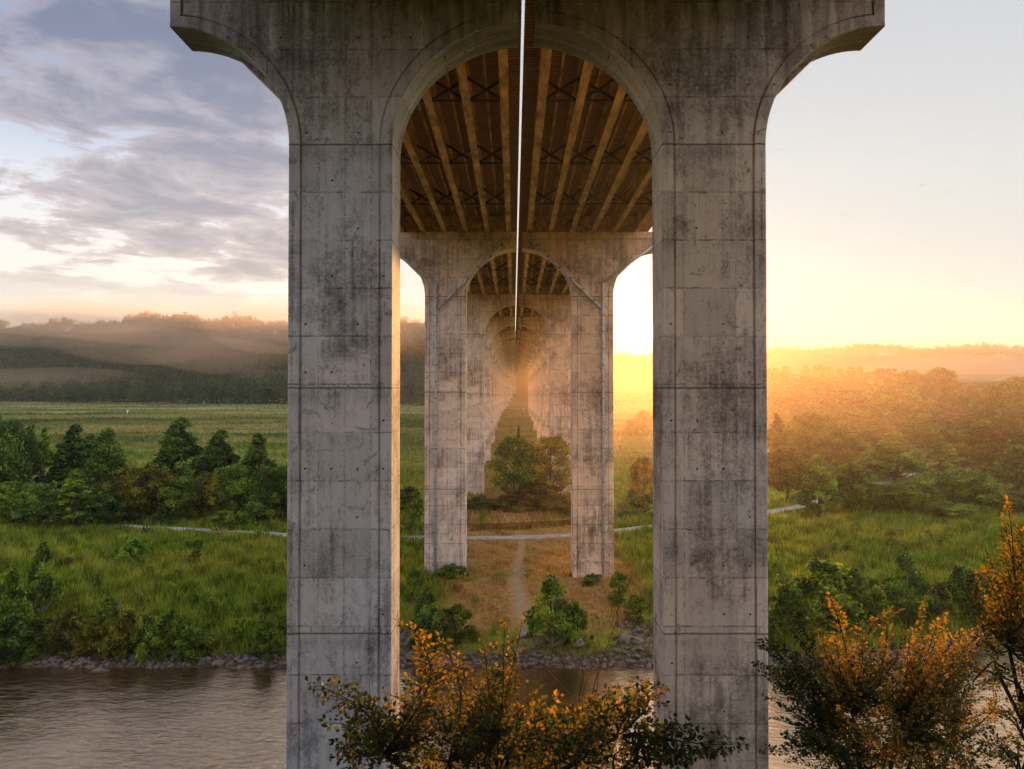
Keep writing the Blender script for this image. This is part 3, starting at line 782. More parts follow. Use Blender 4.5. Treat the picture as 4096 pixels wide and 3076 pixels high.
# right of the viaduct
RG = 'trees right of the viaduct'
rt = [
 ('cone', 'leaf_olive', 1676, 888, 205, 60, 'golden-lit narrow tree touching the warm pier edge'),
 ('round', 'leaf_olive', 1752, 888, 215, 105, 'golden rounded tree with dark forked limbs behind the front row'),
 ('round_b', 'leaf_olive', 1806, 916, 210, 100, 'golden-green rounded tree right of the forked-limb one'),
 ('round_b', 'leaf_olive', 1700, 968, 170, 110, 'orange-shaded tree low beside the warm pier'),
 ('cone', 'leaf_bright', 1766, 978, 151, 96, 'pale green pointed tree nearest the path right of the pier'),
 ('round_b', 'leaf_mid', 1838, 1000, 156, 90, 'rounded green tree right of the pale pointed one'),
 ('cone', 'leaf_bright', 1930, 930, 192, 150, 'big bright green tree with pointed top in the middle of the wood'),
 ('cone_b', 'leaf_bright', 2029, 939, 196, 66, 'slim bright green tree with bare lower trunk beside the gravel'),
 ('spread', 'leaf_dark', 2006, 900, 232, 130, 'dark flat-topped tree behind the slim bright one'),
 ('cone', 'leaf_olive', 2122, 905, 198, 130, 'tall yellowish tree right of the slim bright one'),
 ('spread', 'leaf_dark', 2150, 884, 235, 150, 'dark spreading tree behind the tall yellowish one'),
 ('round', 'leaf_dark', 2214, 888, 225, 110, 'dark tree cut by the right edge of the photo'),
 ('round', 'leaf_bright', 2078, 1013, 160, 125, 'bright green dome-shaped tree in front of the wood on the right'),
 ('round_b', 'leaf_mid', 2050, 1085, 152, 110, 'low broad green tree in front of the bright dome'),
 ('round_b', 'leaf_mid', 1960, 1040, 158, 110, 'shaded green tree under the big bright pointed one'),
 ('cone', 'leaf_dark', 2196, 958, 176, 110, 'dark tall tree at the right edge below the flat-topped ones'),
 ('round_b', 'leaf_dark', 2140, 1060, 166, 100, 'dark low tree between bright dome and right photo edge'),
 ('round', 'leaf_dark', 2215, 1060, 158, 110, 'dark low tree cut by the right photo edge'),
 ('round_b', 'leaf_mid', 1886, 1045, 160, 90, 'small green tree between the pale pointed tree and the big bright one'),
 ('spread', 'leaf_olive', 1928, 840, 330, 122, 'spreading tree with pale forked limbs standing above the wood'),
 ('round', 'leaf_rust', 2026, 795, 420, 80, 'tall round-headed brown tree rising highest above the wood'),
 ('round_b', 'leaf_rust', 1963, 800, 430, 80, 'tall brown tree left of the highest round-headed one'),
 ('round', 'leaf_olive', 2168, 824, 330, 90, 'tall olive tree above the dark spreading one on the right'),
 ('round_b', 'leaf_olive', 2090, 838, 400, 80, 'hazy olive tree between two taller round-headed ones'),
 ('round_b', 'leaf_olive', 1850, 905, 260, 90, 'olive tree in the second rank behind the big bright one'),
 ('round_b', 'leaf_olive', 1900, 900, 250, 90, 'olive tree just left behind the big bright pointed tree'),
 ('round_b', 'leaf_dark', 2075, 905, 255, 80, 'dark tree in the second rank behind the slim bright one'),
 ('round', 'leaf_rust', 1700, 872, 300, 60, 'pale hazy tree at pier edge behind the golden narrow one'),
]
for k_, m_, px, top, Y, wd, lab in rt:
    plant(k_, m_, px, top, Y, wd, lab, group=RG)
# the hazy wood behind them: copies of two kinds
WG = 'hazy wood behind the trees right of the viaduct'
rng = np.random.default_rng(21)
tops = [(1640, 785), (1700, 788), (1780, 783), (1840, 790), (1870, 790), (1905, 787), (1960, 806), (2060, 832), (2120, 834), (2160, 822), (2212, 808), (2260, 810)]
tx_, ty_ = zip(*tops)
for Y, n_, drop in ((520, 19, 0), (465, 17, 8), (410, 15, 22), (360, 14, 38), (310, 12, 56)):
    for i in range(n_):
        px = 1650 + (2270 - 1650) * (i + .2 + .6 * rng.random()) / n_
        top = np.interp(px, tx_, ty_) + drop + rng.random() * 12
        plant('mass' if rng.random() < .6 else 'mass_b', 'leaf_rust' if rng.random() < .45 else 'leaf_olive', px, top, Y * (.97 + .06 * rng.random()), 72 * (460 / Y) ** .6 * (.8 + .4 * rng.random()),
              'tall hazy tree in the brown-green wood behind the front trees', group=WG, sink=.3)
# same wood seen between the viaduct piers, very hazy
for i in range(5):
    plant('mass', 'leaf_rust', 1345 + i * 22, 838 + rng.random() * 10, 560, 46, 'golden hazy tree seen low between two right-hand piers', group='golden hazy trees between the piers', sink=.3)

# bushes
BG = 'bushes on the river bank'
bs = [
 ('bush_fine', 'leaf_mid', 95, 1170, 1332, 95, 'big rounded bush standing alone in the meadow on the left'),
 ('bush', 'leaf_bright', 286, 1160, 1222, 70, 'fresh green bush in the grass just below the towpath'),
 ('bush', 'leaf_mid', 20, 1235, 1390, 110, 'green bush at the left photo edge above the river'),
 ('bush', 'leaf_dark', 25, 1330, 1425, 120, 'dark bush at the left photo edge by the waterline'),
 ('bush_b', 'leaf_mid', 80, 1330, 1415, 80, 'dull green bush second from the left photo edge by the waterline'),
 ('bush', 'leaf_olive', 150, 1318, 1415, 80, 'yellowish bush on the left bank, first of the yellow ones'),
 ('bush_b', 'leaf_olive', 205, 1328, 1410, 70, 'yellow-leaved bush in the middle of the left bank'),
 ('bush', 'leaf_olive', 262, 1315, 1410, 85, 'yellow-green bush right of the yellow-leaved one on the bank'),
 ('bush', 'leaf_mid', 330, 1330, 1420, 90, 'dark-footed green bush before the stony shore on the left'),
 ('bush_b', 'leaf_bright', 372, 1318, 1400, 56, 'light green bush with two thin tops on the left bank'),
 ('bush', 'leaf_mid', 422, 1352, 1422, 80, 'green bush above the stony shore on the left'),
 ('sapling', 'leaf_bright', 512, 1346, 1400, 30, 'thin pale sapling on the bank near the grey pier'),
 ('bush_b', 'leaf_mid', 570, 1340, 1412, 66, 'green bush beside the grey pier above the stones'),
 ('bush_fine', 'leaf_bright', 925, 1268, 1392, 100, 'bright leafy bush inside the arch beside the left leg'),
 ('bush_b', 'leaf_mid', 985, 1305, 1385, 80, 'low green bush right of the bright leafy one inside the arch'),
 ('bush_fine', 'leaf_bright', 1192, 1240, 1396, 125, 'tall leafy bush in the middle of the arch above the shore'),
 ('bush_b', 'leaf_mid', 1240, 1300, 1392, 64, 'smaller bush leaning on the tall leafy one in the arch'),
 ('bush_b', 'leaf_mid', 975, 1218, 1252, 70, 'weedy green growth at the foot of the second left pier'),
 ('bush_b', 'leaf_mid', 1280, 1238, 1262, 50, 'weedy growth at the foot of the second right pier'),
 ('bush', 'leaf_mid', 1780, 1212, 1345, 190, 'wide fresh green bush on the right bank next to the warm pier'),
 ('bush', 'leaf_mid', 1700, 1262, 1370, 90, 'dark-footed bush against the warm pier on the right bank'),
 ('bush_fine', 'leaf_bright', 1955, 1190, 1340, 115, 'tall pointed green bush on the right bank'),
 ('bush', 'leaf_mid', 1875, 1250, 1350, 100, 'mid green bush between the wide bush and the tall pointed one'),
 ('bush', 'leaf_olive', 2020, 1258, 1335, 90, 'olive bush right of the tall pointed one on the bank'),
 ('bush', 'leaf_dark', 2075, 1225, 1325, 100, 'dark rounded bush further right on the bank'),
 ('bush', 'leaf_dark', 2150, 1240, 1325, 110, 'dark bush at the river bend near the right photo edge'),
 ('bush', 'leaf_dark', 1668, 1330, 1395, 40, 'little dark bush by the water beside the warm pier'),
 ('bush_b', 'leaf_mid', 1335, 1235, 1300, 60, 'green bush on the slope right of the second right pier'),
 ('bush_b', 'leaf_mid', 1370, 1285, 1340, 60, 'green bush above the heaped stones inside the arch'),
 ('bush_b', 'leaf_mid', 895, 1225, 1300, 46, 'green bush seen left of the second left pier'),
]
for k_, m_, px, top, bot, wd, lab in bs:
    Y = ground_y(px, bot)
    plant(k_, m_, px, top, Y, wd, lab, 'bush', group=BG)

rng = np.random.default_rng(61)
k = 0
while k < 64:
    if k < 38: px, py = rng.uniform(0, 612), rng.uniform(1185, 1370)
    else: px, py = rng.uniform(1672, 2130), rng.uniform(1135, 1235)
    Y = ground_y(px, py); x = px_x(px, Y)
    if abs(Y - path_y(x)) < 3: continue
    hgt = rng.uniform(.9, 1.9)
    plant('bush_b' if rng.random() < .6 else 'sapling', ['leaf_bright', 'leaf_mid', 'leaf_olive'][rng.integers(3)], px, (VY + (CZ - tz(x, Y) - hgt) / Y * F) / K, Y, None,
          'small leafy weed clump standing in the tall grass ' + ('left' if k < 38 else 'right') + ' of the viaduct', 'weed', 'weed clumps in the meadow', name='weed_clump')
    k += 1
# ------------------------------------------------------------------ far woods on the hills (one mass each side)
def hill_wood(name, x0, x1, seed, label):
    rng = np.random.default_rng(seed)
    P = []
    for x in np.arange(x0, x1, 8.0):
        foot = np.interp(x, FX, FY)
        for d in np.arange(-6, 345, 8.5):
            y = foot + d + rng.normal() * 4; xx = x + rng.normal() * 4
            if abs(xx - CX) > .76 * y + 20: continue
            if abs(xx - curve_off(min(y, 700))) < 24 and y < 705: continue
            P.append((xx, y, d))
    P = np.array(P); n = len(P)
    z = terrain(P[:, 0], P[:, 1])
    h = 12 + 11 * rng.random(n) ** 1.4; r = 4.6 + 2.6 * rng.random(n)
    front = P[:, 2] < 30
    per = np.where(front, 130, 74)
    ids = np.repeat(np.arange(n), per); m = len(ids)
    dv = unit(rng.normal(size=(m, 3))) * (.75 + .3 * rng.random((m, 1)))
    dv[:, 1] = -np.abs(dv[:, 1]) * .95 + .1
    dv[:, 2] = np.where(dv[:, 2] < -.35, -dv[:, 2], dv[:, 2])
    # lumpy crowns
    lump = 1 + .22 * np.sin(dv[:, 0] * 7 + ids) * np.cos(dv[:, 2] * 6 + ids * 1.7)
    C = np.stack([P[ids, 0] + dv[:, 0] * r[ids] * lump, P[ids, 1] + dv[:, 1] * r[ids] * lump,
                  z[ids] + h[ids] * .58 + dv[:, 2] * h[ids] * .46 * lump], 1)
    low = (rng.random(m) < .18) & front[ids]
    C[low, 2] = z[ids][low] + rng.random(low.sum()) * h[ids][low] * .5
    Q = leaf_quads(C, 1.0 * (.6 + .8 * rng.random(m)), .5, .65, rng, dv)
    tint = np.clip(.15 + .5 * rng.random(n)[ids] + .3 * rng.random(m), 0, 1)
    tag(link(name, quads(name, Q, tint), MAT['leaf_far']), label, kind='stuff')
hill_wood('woods', -1000, -14, 31, 'misty wooded hillside left of the viaduct')
hill_wood('woods', -14, 1150, 32, 'golden hazy wooded ridge right of the viaduct')

# ------------------------------------------------------------------ grass
def grass_mat():
    M = NT('tall_grass'); p = M.pos()
    g, n3, dry, tr = ground_nodes(M, p)
    at = M.n('Attribute', attribute_name='tint', attribute_type='GEOMETRY')
    k = M.mapr(at.outputs['Fac'], 0, 1, .30, 2.3)
    g = M.mix(M.mapr(at.outputs['Fac'], .74, .82, 0, .6), g, (.20, .16, .06))
    c = M.mix(1.0, g, M.vec(k, k, M.m('MULTIPLY', k, .8)), 'MULTIPLY')
    d1 = M.bsdf(c, .7, None, .2); t = M.n('BsdfTranslucent'); M.set(t.inputs[0], c)
    ms = M.n('MixShader'); ms.inputs[0].default_value = .4
    M.t.links.new(d1, ms.inputs[1]); M.t.links.new(t.outputs[0], ms.inputs[2])
    return M.done(ms.outputs[0])
MAT['grass'] = grass_mat()
def blades(n, y0, y1, h, w, seed, keep, half=.70, lump=True, up=1.0):
    rng = np.random.default_rng(seed)
    y = y0 + (y1 - y0) * rng.random(n); x = CX + (rng.random(n) * 2 - 1) * half * y
    k = keep(x, y, rng); x, y = x[k], y[k]; n = len(x)
    z = terrain(x, y)
    hh = h * (.45 + .9 * rng.random(n))
    if lump: hh = hh * np.clip(.85 + .75 * nz(x, y, .5, 2), .3, 1.8)
    a = rng.random(n) * np.pi; dx, dy = np.cos(a) * w / 2, np.sin(a) * w / 2
    lx, ly = rng.normal(size=n) * hh * .28, rng.normal(size=n) * hh * .28
    b = np.stack([x, y, z - .05], 1); D = np.stack([dx, dy, 0 * dx], 1); L = np.stack([lx, ly, hh * up], 1)
    Q = np.stack([b - D, b + D, b + L + D * .15, b + L - D * .15], 1)
    tint = np.clip(.45 + (.40 * nz(x, y, .7, 4) + .55 * (rng.random(n) - .5)) * (1 if y0 < 149 else .4), 0, 1)
    return Q, tint
def on_land(x, y): return (y > 84.6 + shore_shift(x)) & (np.abs(y - path_y(x)) > 1.95) & (np.abs(y - (path_y(x) + 15 + 1.2*np.sin(x*.13))) > 5.6)
def dryzone(x, y): return np.abs(x - 3) < 11.5 + 1.8 * nz(x, y, .3, 7)
def track(x, y): return np.abs(x - .1 - np.sin(y * .16) * .5) < np.interp(y, [88, 125], [1.9, .6])
Q1, t1 = blades(210000, 84, 150, 1.15, .17, 41, lambda x, y, r: on_land(x, y) & ~dryzone(x, y))
Q2, t2 = blades(60000, 84, 150, .42, .09, 42, lambda x, y, r: on_land(x, y) & dryzone(x, y) & ~track(x, y), half=.18)
Q3, t3 = blades(150000, 150, 440, .9, .42, 43, lambda x, y, r: on_land(x, y) & ~track(x, y))
Q4, t4 = blades(26000, 420, 860, .8, .9, 44, lambda x, y, r: (y < np.interp(x, FX, FY)) & ((x < 20) | (y < 560)))
Q5, t5 = blades(26000, 141, 156, 1.3, .16, 45, lambda x, y, r: (np.abs(np.abs(y - (path_y(x) + 15 + 1.2*np.sin(x*.13))) - 6.2) < .9) & (r.random(len(x)) < .7))
Qd = np.concatenate([Q1, Q2, Q3, Q4, Q5]); td = np.concatenate([t1, t2, t3, t4, t5])
tag(link('grass', quads('grass', Qd, td), MAT['grass']), 'tall meadow grass, green with a dry tan strip under the viaduct', kind='stuff')

# ------------------------------------------------------------------ stones
ico = None
def ico_pts(seed, sub=1):
    t = (1 + 5 ** .5) / 2
    v = np.array([(-1,t,0),(1,t,0),(-1,-t,0),(1,-t,0),(0,-1,t),(0,1,t),(0,-1,-t),(0,1,-t),(t,0,-1),(t,0,1),(-t,0,-1),(-t,0,1)], float)
    f = [(0,11,5),(0,5,1),(0,1,7),(0,7,10),(0,10,11),(1,5,9),(5,11,4),(11,10,2),(10,7,6),(7,1,8),(3,9,4),(3,4,2),(3,2,6),(3,6,8),(3,8,9),(4,9,5),(2,4,11),(6,2,10),(8,6,7),(9,8,1)]
    v = unit(v)
    for _ in range(sub):
        v = list(map(tuple, v)); c = {}; nf = []
        def mid(a, b):
            k = (min(a, b), max(a, b))
            if k not in c: c[k] = len(v); v.append(tuple(unit((np.array(v[a]) + np.array(v[b])) / 2)))
            return c[k]
        for a, b_, d_ in f:
            ab, bd, da = mid(a, b_), mid(b_, d_), mid(d_, a)
            nf += [(a, ab, da), (b_, bd, ab), (d_, da, bd), (ab, bd, da)]
        f = nf; v = np.array(v)
    return np.array(v), np.array(f)
IV, IF = ico_pts(0, 1)
def rocks(P, S, seed):
    rng = np.random.default_rng(seed); n = len(P)
    V = IV[None] * (1 + .27 * rng.normal(size=(n, len(IV), 1)))
    sc = S[:, None, None] * (.6 + .8 * rng.random((n, 1, 3))) * np.array([1.15, 1, .62])
    V = V * sc
    a = rng.random(n) * 6.28; ca, sa = np.cos(a)[:, None], np.sin(a)[:, None]
    V = np.stack([V[..., 0]*ca - V[..., 1]*sa, V[..., 0]*sa + V[..., 1]*ca, V[..., 2]], -1) + P[:, None, :]
    Fc = IF[None] + (np.arange(n) * len(IV))[:, None, None]
    return V.reshape(-1, 3), Fc.reshape(-1, 3)
rng = np.random.default_rng(51)
n = 1700
x = (rng.random(n) * 2 - 1) * 66 + 0; y = 83.0 + shore_shift(x) + rng.random(n) ** 1.4 * 2.6 + .4 * np.sin(x * .7)
s = .10 + .26 * rng.random(n) ** 2.5
P = np.stack([x, y, terrain(x, y) + s * .2], 1)
V, Fc = rocks(P, s, 52)
tag(link('gravel', np_mesh('shore_gravel', V, Fc, 3), MAT['stone']), 'loose stones along the far waterline', kind='stuff')
n = 300
x = 15.2 + 3.2 * rng.normal(size=n) * .6 + 1.2; y = 84.8 + rng.random(n) * 6.5; s = .22 + .34 * rng.random(n)
P = np.stack([x, y, terrain(x, y) + s * .3], 1); V, Fc = rocks(P, s, 53)
x2 = -14.6 + 1.6 * rng.normal(size=160); y2 = 84.2 + rng.random(160) * 5; s2 = .2 + .3 * rng.random(160)
P2 = np.stack([x2, y2, terrain(x2, y2) + s2 * .3], 1); V2, F2 = rocks(P2, s2, 54)
tag(link('rubble', np_mesh('rubble', np.concatenate([V, V2]), np.concatenate([Fc, F2 + len(V)]), 3), MAT['stone']), 'heaped broken stone protecting the bank inside the arch', kind='stuff')
bl = [(222, 1446, .45, 'brown low boulder in the water off the dark left bank'), (182, 1424, .5, 'brown stone on the mud by the left waterline'),
      (1133, 1372, .62, 'pale squarish boulder on the shore inside the arch'), (1170, 1395, .9, 'long flat boulder at the waterline inside the arch'),
      (1252, 1392, .7, 'pale flat boulder right of the long one'), (1118, 1404, .35, 'small pale stone left of the long flat boulder'),
      (1345, 1385, .7, 'big brown stone at the foot of the heaped stones'), (900, 1385, .6, 'brown stone beside the left leg shore'),
      (770 - 320, 1434, .45, 'reddish stone on the gravel left of the grey pier'), (535, 1438, .38, 'grey stone on the gravel nearest the grey pier'),
      (1110, 1238, .32, 'white stone at the top of the dirt track'), (1120, 1234, .26, 'small dark stone next to the white one by the track'),
      (1132, 1239, .24, 'rounded pale stone ending the little group by the track'), (1060, 1400, .42, 'grey stone at the waterline in the arch, left part')]
for px, py, s, lab in bl:
    Y = 81.6 if py > 1440 else max(84.0, ground_y(px, py)); x = px_x(px, Y)
    V, Fc = rocks(np.zeros((1, 3)), np.array([s]), int(px))
    o = link('boulder', np_mesh('boulder', V, Fc, 3), MAT['stone_pale'] if 'pale' in lab or 'white' in lab else MAT['stone'], None, (x, Y, max(tz(x, Y), -.05) + s * .25))
    tag(o, lab, 'stone', 'single stones')
# driftwood, posts
b = MB(); Y = 88; x = px_x(1345, Y); z = tz(x, Y)
b.tube([(x, Y, z+.1), (x-.3, Y-.3, z + 1.0), (x-.1, Y-.5, z+1.6)], [.10, .08, .03], 6); b.tube([(x-1.4, Y-1.2, z-.3), (x-.4, Y-.7, z+.25), (x+.1, Y, z+.5)], [.11, .09, .05], 6)
tag(b.build('driftwood', MAT['bark_pale'], None, True), 'bleached forked branch lying on the heaped stones', 'driftwood')
b = MB(); Y = 87; x = px_x(1378, Y); z = tz(x, Y)
b.tube([(x-.9, Y-.6, z+.9), (x, Y-.5, z+.5), (x+.8, Y-.8, z-.1)], [.05, .09, .10], 6)
tag(b.build('driftwood', MAT['bark_pale'], None, True), 'second bleached branch, sloping down the heaped stones', 'driftwood')
for px, py, Y, hh, lab in ((275, 905, 430, 2.2, 'white marker post standing alone in the left meadow'), (440, 866, 700, 1.8, 'tiny white post far across the left meadow'),
                           (1131, 869, 470, 2.4, 'tiny white post far down the viaduct aisle')):
    x = px_x(px, Y); z = tz(x, Y); b = MB()
    b.box(x-.16, x+.16, Y-.1, Y+.1, z-.2, z+hh); b.box(x-.5, x+.5, Y-.16, Y-.102, z+hh-.8, z+hh+.1)
    tag(b.build('marker_post', MAT['white']), lab, 'post', 'white posts in the meadow')
# ------------------------------------------------------------------ elm boughs close to the camera
def at(px, py, Y): return Vector((px_x(px, Y), Y, px_z(py, Y)))
def elm(name, hub, tips, leaf, seed, label, base_r, cen, wild, scl=1.0, mat='leaf_orange'):
    leaf *= scl; base_r *= scl
    rng = np.random.default_rng(seed)
    hp = at(*hub)
    g = tz(hp.x, hp.y)
    root = empty('elm_tree', (hp.x, hp.y, g - .2)); tag(root, label, 'tree', 'elm trees on the near bank')
    o = Vector(root.location)
    b = MB(); LC, LD, LN, LS, LT = [], [], [], [], []
    # trunk up to the hub
    b.tube([(0, 0, 0), (.12, .05, (hp.z - o.z) * .4), (-.05, .1, (hp.z - o.z) * .75), tuple(hp - o)], [base_r, base_r * .8, base_r * .6, base_r * .4], 10)
    def leaves(p, d, nrm, k):
        """leaf pair positions along a twig"""
        LC.append(p); LD.append(d); LN.append(nrm); LS.append(leaf * (.5 + .85 * rng.random())); LT.append(k)
    def twig(p0, d, nrm, L, hue, r):
        n = max(3, int(L / (leaf * .48)))
        side = 1
        p = p0.copy(); dd = d.copy()
        pts = [p.copy()]
        for i in range(n):
            dd = (dd + Vector(rng.normal(size=3)) * .06 + Vector((0, 0, -.01))).normalized()
            p = p + dd * (L / n); pts.append(p.copy())
            out = dd.cross(nrm).normalized() * side
            ld = (dd * .75 + out * .8 + Vector(rng.normal(size=3)) * .22).normalized()
            nn = (nrm + Vector(rng.normal(size=3)) * .42).normalized()
            leaves(p + ld * leaf * .1, ld, nn, np.clip(hue + .22 * rng.normal(), 0, 1))
            side = -side
        ld = dd; leaves(p, ld, nrm, np.clip(hue + .2 * rng.normal(), 0, 1))
        if r > 0: b.tube([pts[0], pts[len(pts)//2], pts[-1]], [r, r * .7, r * .35], 4, False)
    nodes = []
    for k in range(14):
        px, py, Y, _, _ = tips[int((k + .5) * len(tips) / 14)] if k % 2 else tips[rng.integers(len(tips))]
        e = at(px, py, Y) - o; h0 = hp - o
        nd_ = h0.lerp(e, .55 + .2 * rng.random()) + Vector(rng.normal(size=3)) * .12
        md = h0.lerp(nd_, .5) + Vector(rng.normal(size=3)) * .12
        b.tube([h0, md, nd_], [base_r * .34, base_r * .26, base_r * .18], 7, False); nodes.append(nd_)
    for (px, py, Y, hue, dens) in tips:  # hue follows each bough's sun exposure, painted into its leaves
        p1 = at(px, py, Y) - o; p0 = min(nodes, key=lambda q: (q - p1).length + max(0, q.z - p1.z) * 2)
        L = (p1 - p0).length
        # leave the hub upwards, then reach out to the tip
        m1 = p0.lerp(p1, .35) + Vector((0, 0, -.06 * L)) + Vector(rng.normal(size=3)) * .05 * L
        # last stretch runs sideways, fanning away from the middle of the crown
        hd = (p1 - (at(cen[0], cen[1], Y) - o)); hd.y *= .3
        if hd.length < .35 or rng.random() < wild: hd = Vector((rng.normal(), .5 * rng.normal(), .28 + .3 * rng.normal()))
        hd.normalize()
        m2 = p1 - hd * .75 * scl - Vector((0, 0, .10)); m1 = p0.lerp(m2, .5) + Vector(rng.normal(size=3)) * .06 * L
        P = []
        for i in range(13):
            t = i / 12
            q = ((1-t)**3) * p0 + (3*t*(1-t)**2) * m1 + (3*t*t*(1-t)) * m2 + (t**3) * p1
            P.append(q)
        rr = base_r * .10
        b.tube(P, [rr * (1 - .93 * i / 12) + .004 for i in range(13)], 5, False)
        nrm = (Vector((0, -.45, 1)) + Vector(rng.normal(size=3)) * .35).normalized()
        Lm = min(L, 1.9 * scl)
        steps = int(Lm / .048 / scl * dens)
        for s in range(steps):
            t = 1 - (s / steps) * (Lm / L) * .95
            i = min(11, int(t * 12)); fr = t * 12 - i
            q = P[i].lerp(P[i+1], fr); d = (P[i+1] - P[i]).normalized()
            sd = 1 if s % 2 else -1
            out = d.cross(nrm).normalized() * sd
            tl = scl * (.10 + .42 * (1 - t) * L / max(Lm, .1) / scl * min(scl, 1.3) * (.6 + .8 * rng.random()))
            tl = min(tl, .55 * scl)
            td = (d * .8 + out * .75 + Vector((0, 0, .12)) + Vector(rng.normal(size=3)) * .18).normalized()
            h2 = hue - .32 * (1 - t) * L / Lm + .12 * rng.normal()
            twig(q, td, (nrm + Vector(rng.normal(size=3)) * .25).normalized(), tl, np.clip(h2, 0, 1), .004 * scl)
        twig(P[-1], (P[-1] - P[-2]).normalized(), nrm, .16 * scl, hue, .003)
    C = np.array([tuple(v) for v in LC]); D = unit(np.array([tuple(v) for v in LD])); N = unit(np.array([tuple(v) for v in LN]))
    S = np.array(LS)[:, None]; W_ = unit(np.cross(D, N)); N = np.cross(W_, D)
    fold = .18
    m0, m1 = C, C + D * S - N * S * .12
    mid = C + D * S * .45
    l1 = mid + W_ * S * .31 + N * S * fold * .5; r1 = mid - W_ * S * .31 + N * S * fold * .5
    Q = np.stack([np.stack([m0, r1, m1, mid], 1), np.stack([m0, mid, m1, l1], 1)], 1).reshape(-1, 4, 3)
    T_ = np.repeat(np.array(LT), 2)
    link('crown', quads('elm_crown', Q, T_), MAT[mat], root)
    b.build('trunk', MAT['bark_dark'], root, True)
    return len(C)
rng = np.random.default_rng(77)
T1 = [(690,1478,11.2,.25,1),(722,1500,11.4,.25,1),(725,1557,11.5,.1,1),(765,1540,11.8,.15,1),(742,1628,11.6,.05,1),(800,1518,11.6,.2,1),(850,1500,11.6,.45,1),
      (876,1349,12.2,.8,.8),(905,1376,12.2,.8,1),(918,1408,12.4,.8,1),(960,1392,12.2,.8,1),(1002,1424,12.3,.7,1),(1045,1393,12.4,.65,1),(1090,1362,12.6,.6,.8),(1126,1350,12.7,.65,.7),
      (1085,1440,12.6,.4,1),(1112,1472,12.5,.5,1),(1152,1500,12.3,.7,1),(1192,1512,12.2,.75,1),(1240,1538,12.2,.8,1),
      (1345,1480,12.6,.55,1),(1310,1498,12.6,.7,1),(1372,1522,12.6,.3,1),(1366,1562,12.5,.35,1),(1330,1572,12.4,.6,1),(1405,1605,12.3,.6,1),(1440,1645,12.2,.5,1),
      (1492,1622,12.0,.1,1),(1545,1612,11.9,.08,1),(1582,1602,11.8,.05,1)]
for i in range(68):
    px = rng.uniform(870, 1420); py = rng.uniform(1470, 1665)
    if 1140 < px < 1320 and py < 1545: py += 80
    T1.append((px, py, rng.uniform(11.2, 13.2), np.clip(.48 + .30 * rng.normal() , .05, .95), .8))
for i in range(9):
    T1.append((rng.uniform(760, 890), rng.uniform(1560, 1665), rng.uniform(11.4, 12.2), rng.uniform(.0, .35), .9))
e1 = elm('elm_tree', (1075, 1800, 12.2), T1, .086, 5, 'elm with orange-lit leaves reaching up inside the arch from the bottom', .16, (1075, 1570), .25)
T2 = [(1643,1390,28.9,.05,1),(1638,1437,28.9,.0,1),(1659,1505,28.9,.0,1),(1676,1549,28.9,.0,1),(1700,1584,28.9,.0,1),(1655,1615,28.9,.0,1),(1713,1350,29.6,.2,1),(1767,1365,29.6,.6,1),
      (1792,1295,29.9,.9,.9),(1850,1360,29.9,.85,1),(1911,1348,30.3,.9,.9),(1932,1318,30.3,.9,.9),(1991,1303,30.3,.9,.9),(2016,1353,29.9,.8,.9),(2033,1339,30.4,.9,.8),
      (2062,1400,30.3,.8,.9),(2107,1362,29.8,.9,.9),(1960,1370,29.8,.8,1),(1820,1400,29.6,.8,1),(1740,1420,29.2,.4,1),(1700,1440,28.9,.2,1),(1690,1480,28.9,.15,1)]
for i in range(130):
    px = rng.uniform(1700, 2130); py = rng.uniform(1400, 1665)
    T2.append((px, py, rng.uniform(27.5, 32.5), np.clip((.54 if px > 1770 else .12) + .28 * rng.normal(), .0, .95), .85))  # hue paints sunlit boughs orange, those in the pier's shadow dark green
for i in range(34):
    T2.append((rng.uniform(1750, 2100), rng.uniform(1365, 1480), rng.uniform(28.5, 31.5), rng.uniform(.3, .9), 1.0))
e2 = elm('elm_tree', (1905, 1860, 29.6), T2, .080, 6, 'elm with upright yellow shoots and dark left boughs, right of the viaduct', .2, (1930, 1620), .15, 1.7)
T3 = [(2173,1096,15,.8,1),(2165,1129,15,.8,1),(2163,1192,15,.8,1),(2150,1215,15,.75,1),(2126,1241,15,.75,1),(2091,1297,15,.45,1),(2109,1325,15,.4,1),(2200,1150,15,.7,1),(2195,1230,15.2,.6,1)]
for i in range(44):
    py = rng.uniform(1180, 1665); px = rng.uniform(2120 if py < 1400 else 2070, 2260)
    T3.append((px, py, rng.uniform(14.4, 16.0), np.clip(.45 + .28 * rng.normal(), 0, .9), .7))
e3 = elm('elm_tree', (2290, 1760, 15.2), T3, .078, 7, 'orange and dark elm filling the right edge of the photo', .18, (2260, 1450), .2)
print('elm leaves', e1, e2, e3)
# leafless reddish sapling between the boughs
rng = np.random.default_rng(9)
hp = at(1245, 1720, 13.2); g = tz(hp.x, hp.y)
b = MB(); z0 = g - .2
b.tube([(hp.x, hp.y, z0), (hp.x + .1, hp.y, hp.z - 2), tuple(hp), tuple(at(1248, 1545, 13.2))], [.07, .05, .03, .016], 6)
for px, py, sx_, sy_ in ((1215,1455,1248,1545),(1180,1440,1232,1500),(1262,1400,1248,1545),(1258,1430,1250,1500),(1335,1330,1262,1560),(1300,1420,1290,1480),(1340,1300,1335,1330),
                         (1160,1425,1205,1470),(1290,1380,1310,1420),(1195,1480,1240,1520),(1320,1560,1250,1620),(1275,1450,1255,1510),(1345,1400,1318,1390)):
    a_, c_ = at(sx_, sy_, 13.2 + rng.normal() * .05), at(px, py, 13.2 + rng.normal() * .3)
    m_ = a_.lerp(c_, .5) + Vector(rng.normal(size=3)) * .03
    b.tube([a_, m_, c_], [.012, .009, .004], 4, False)
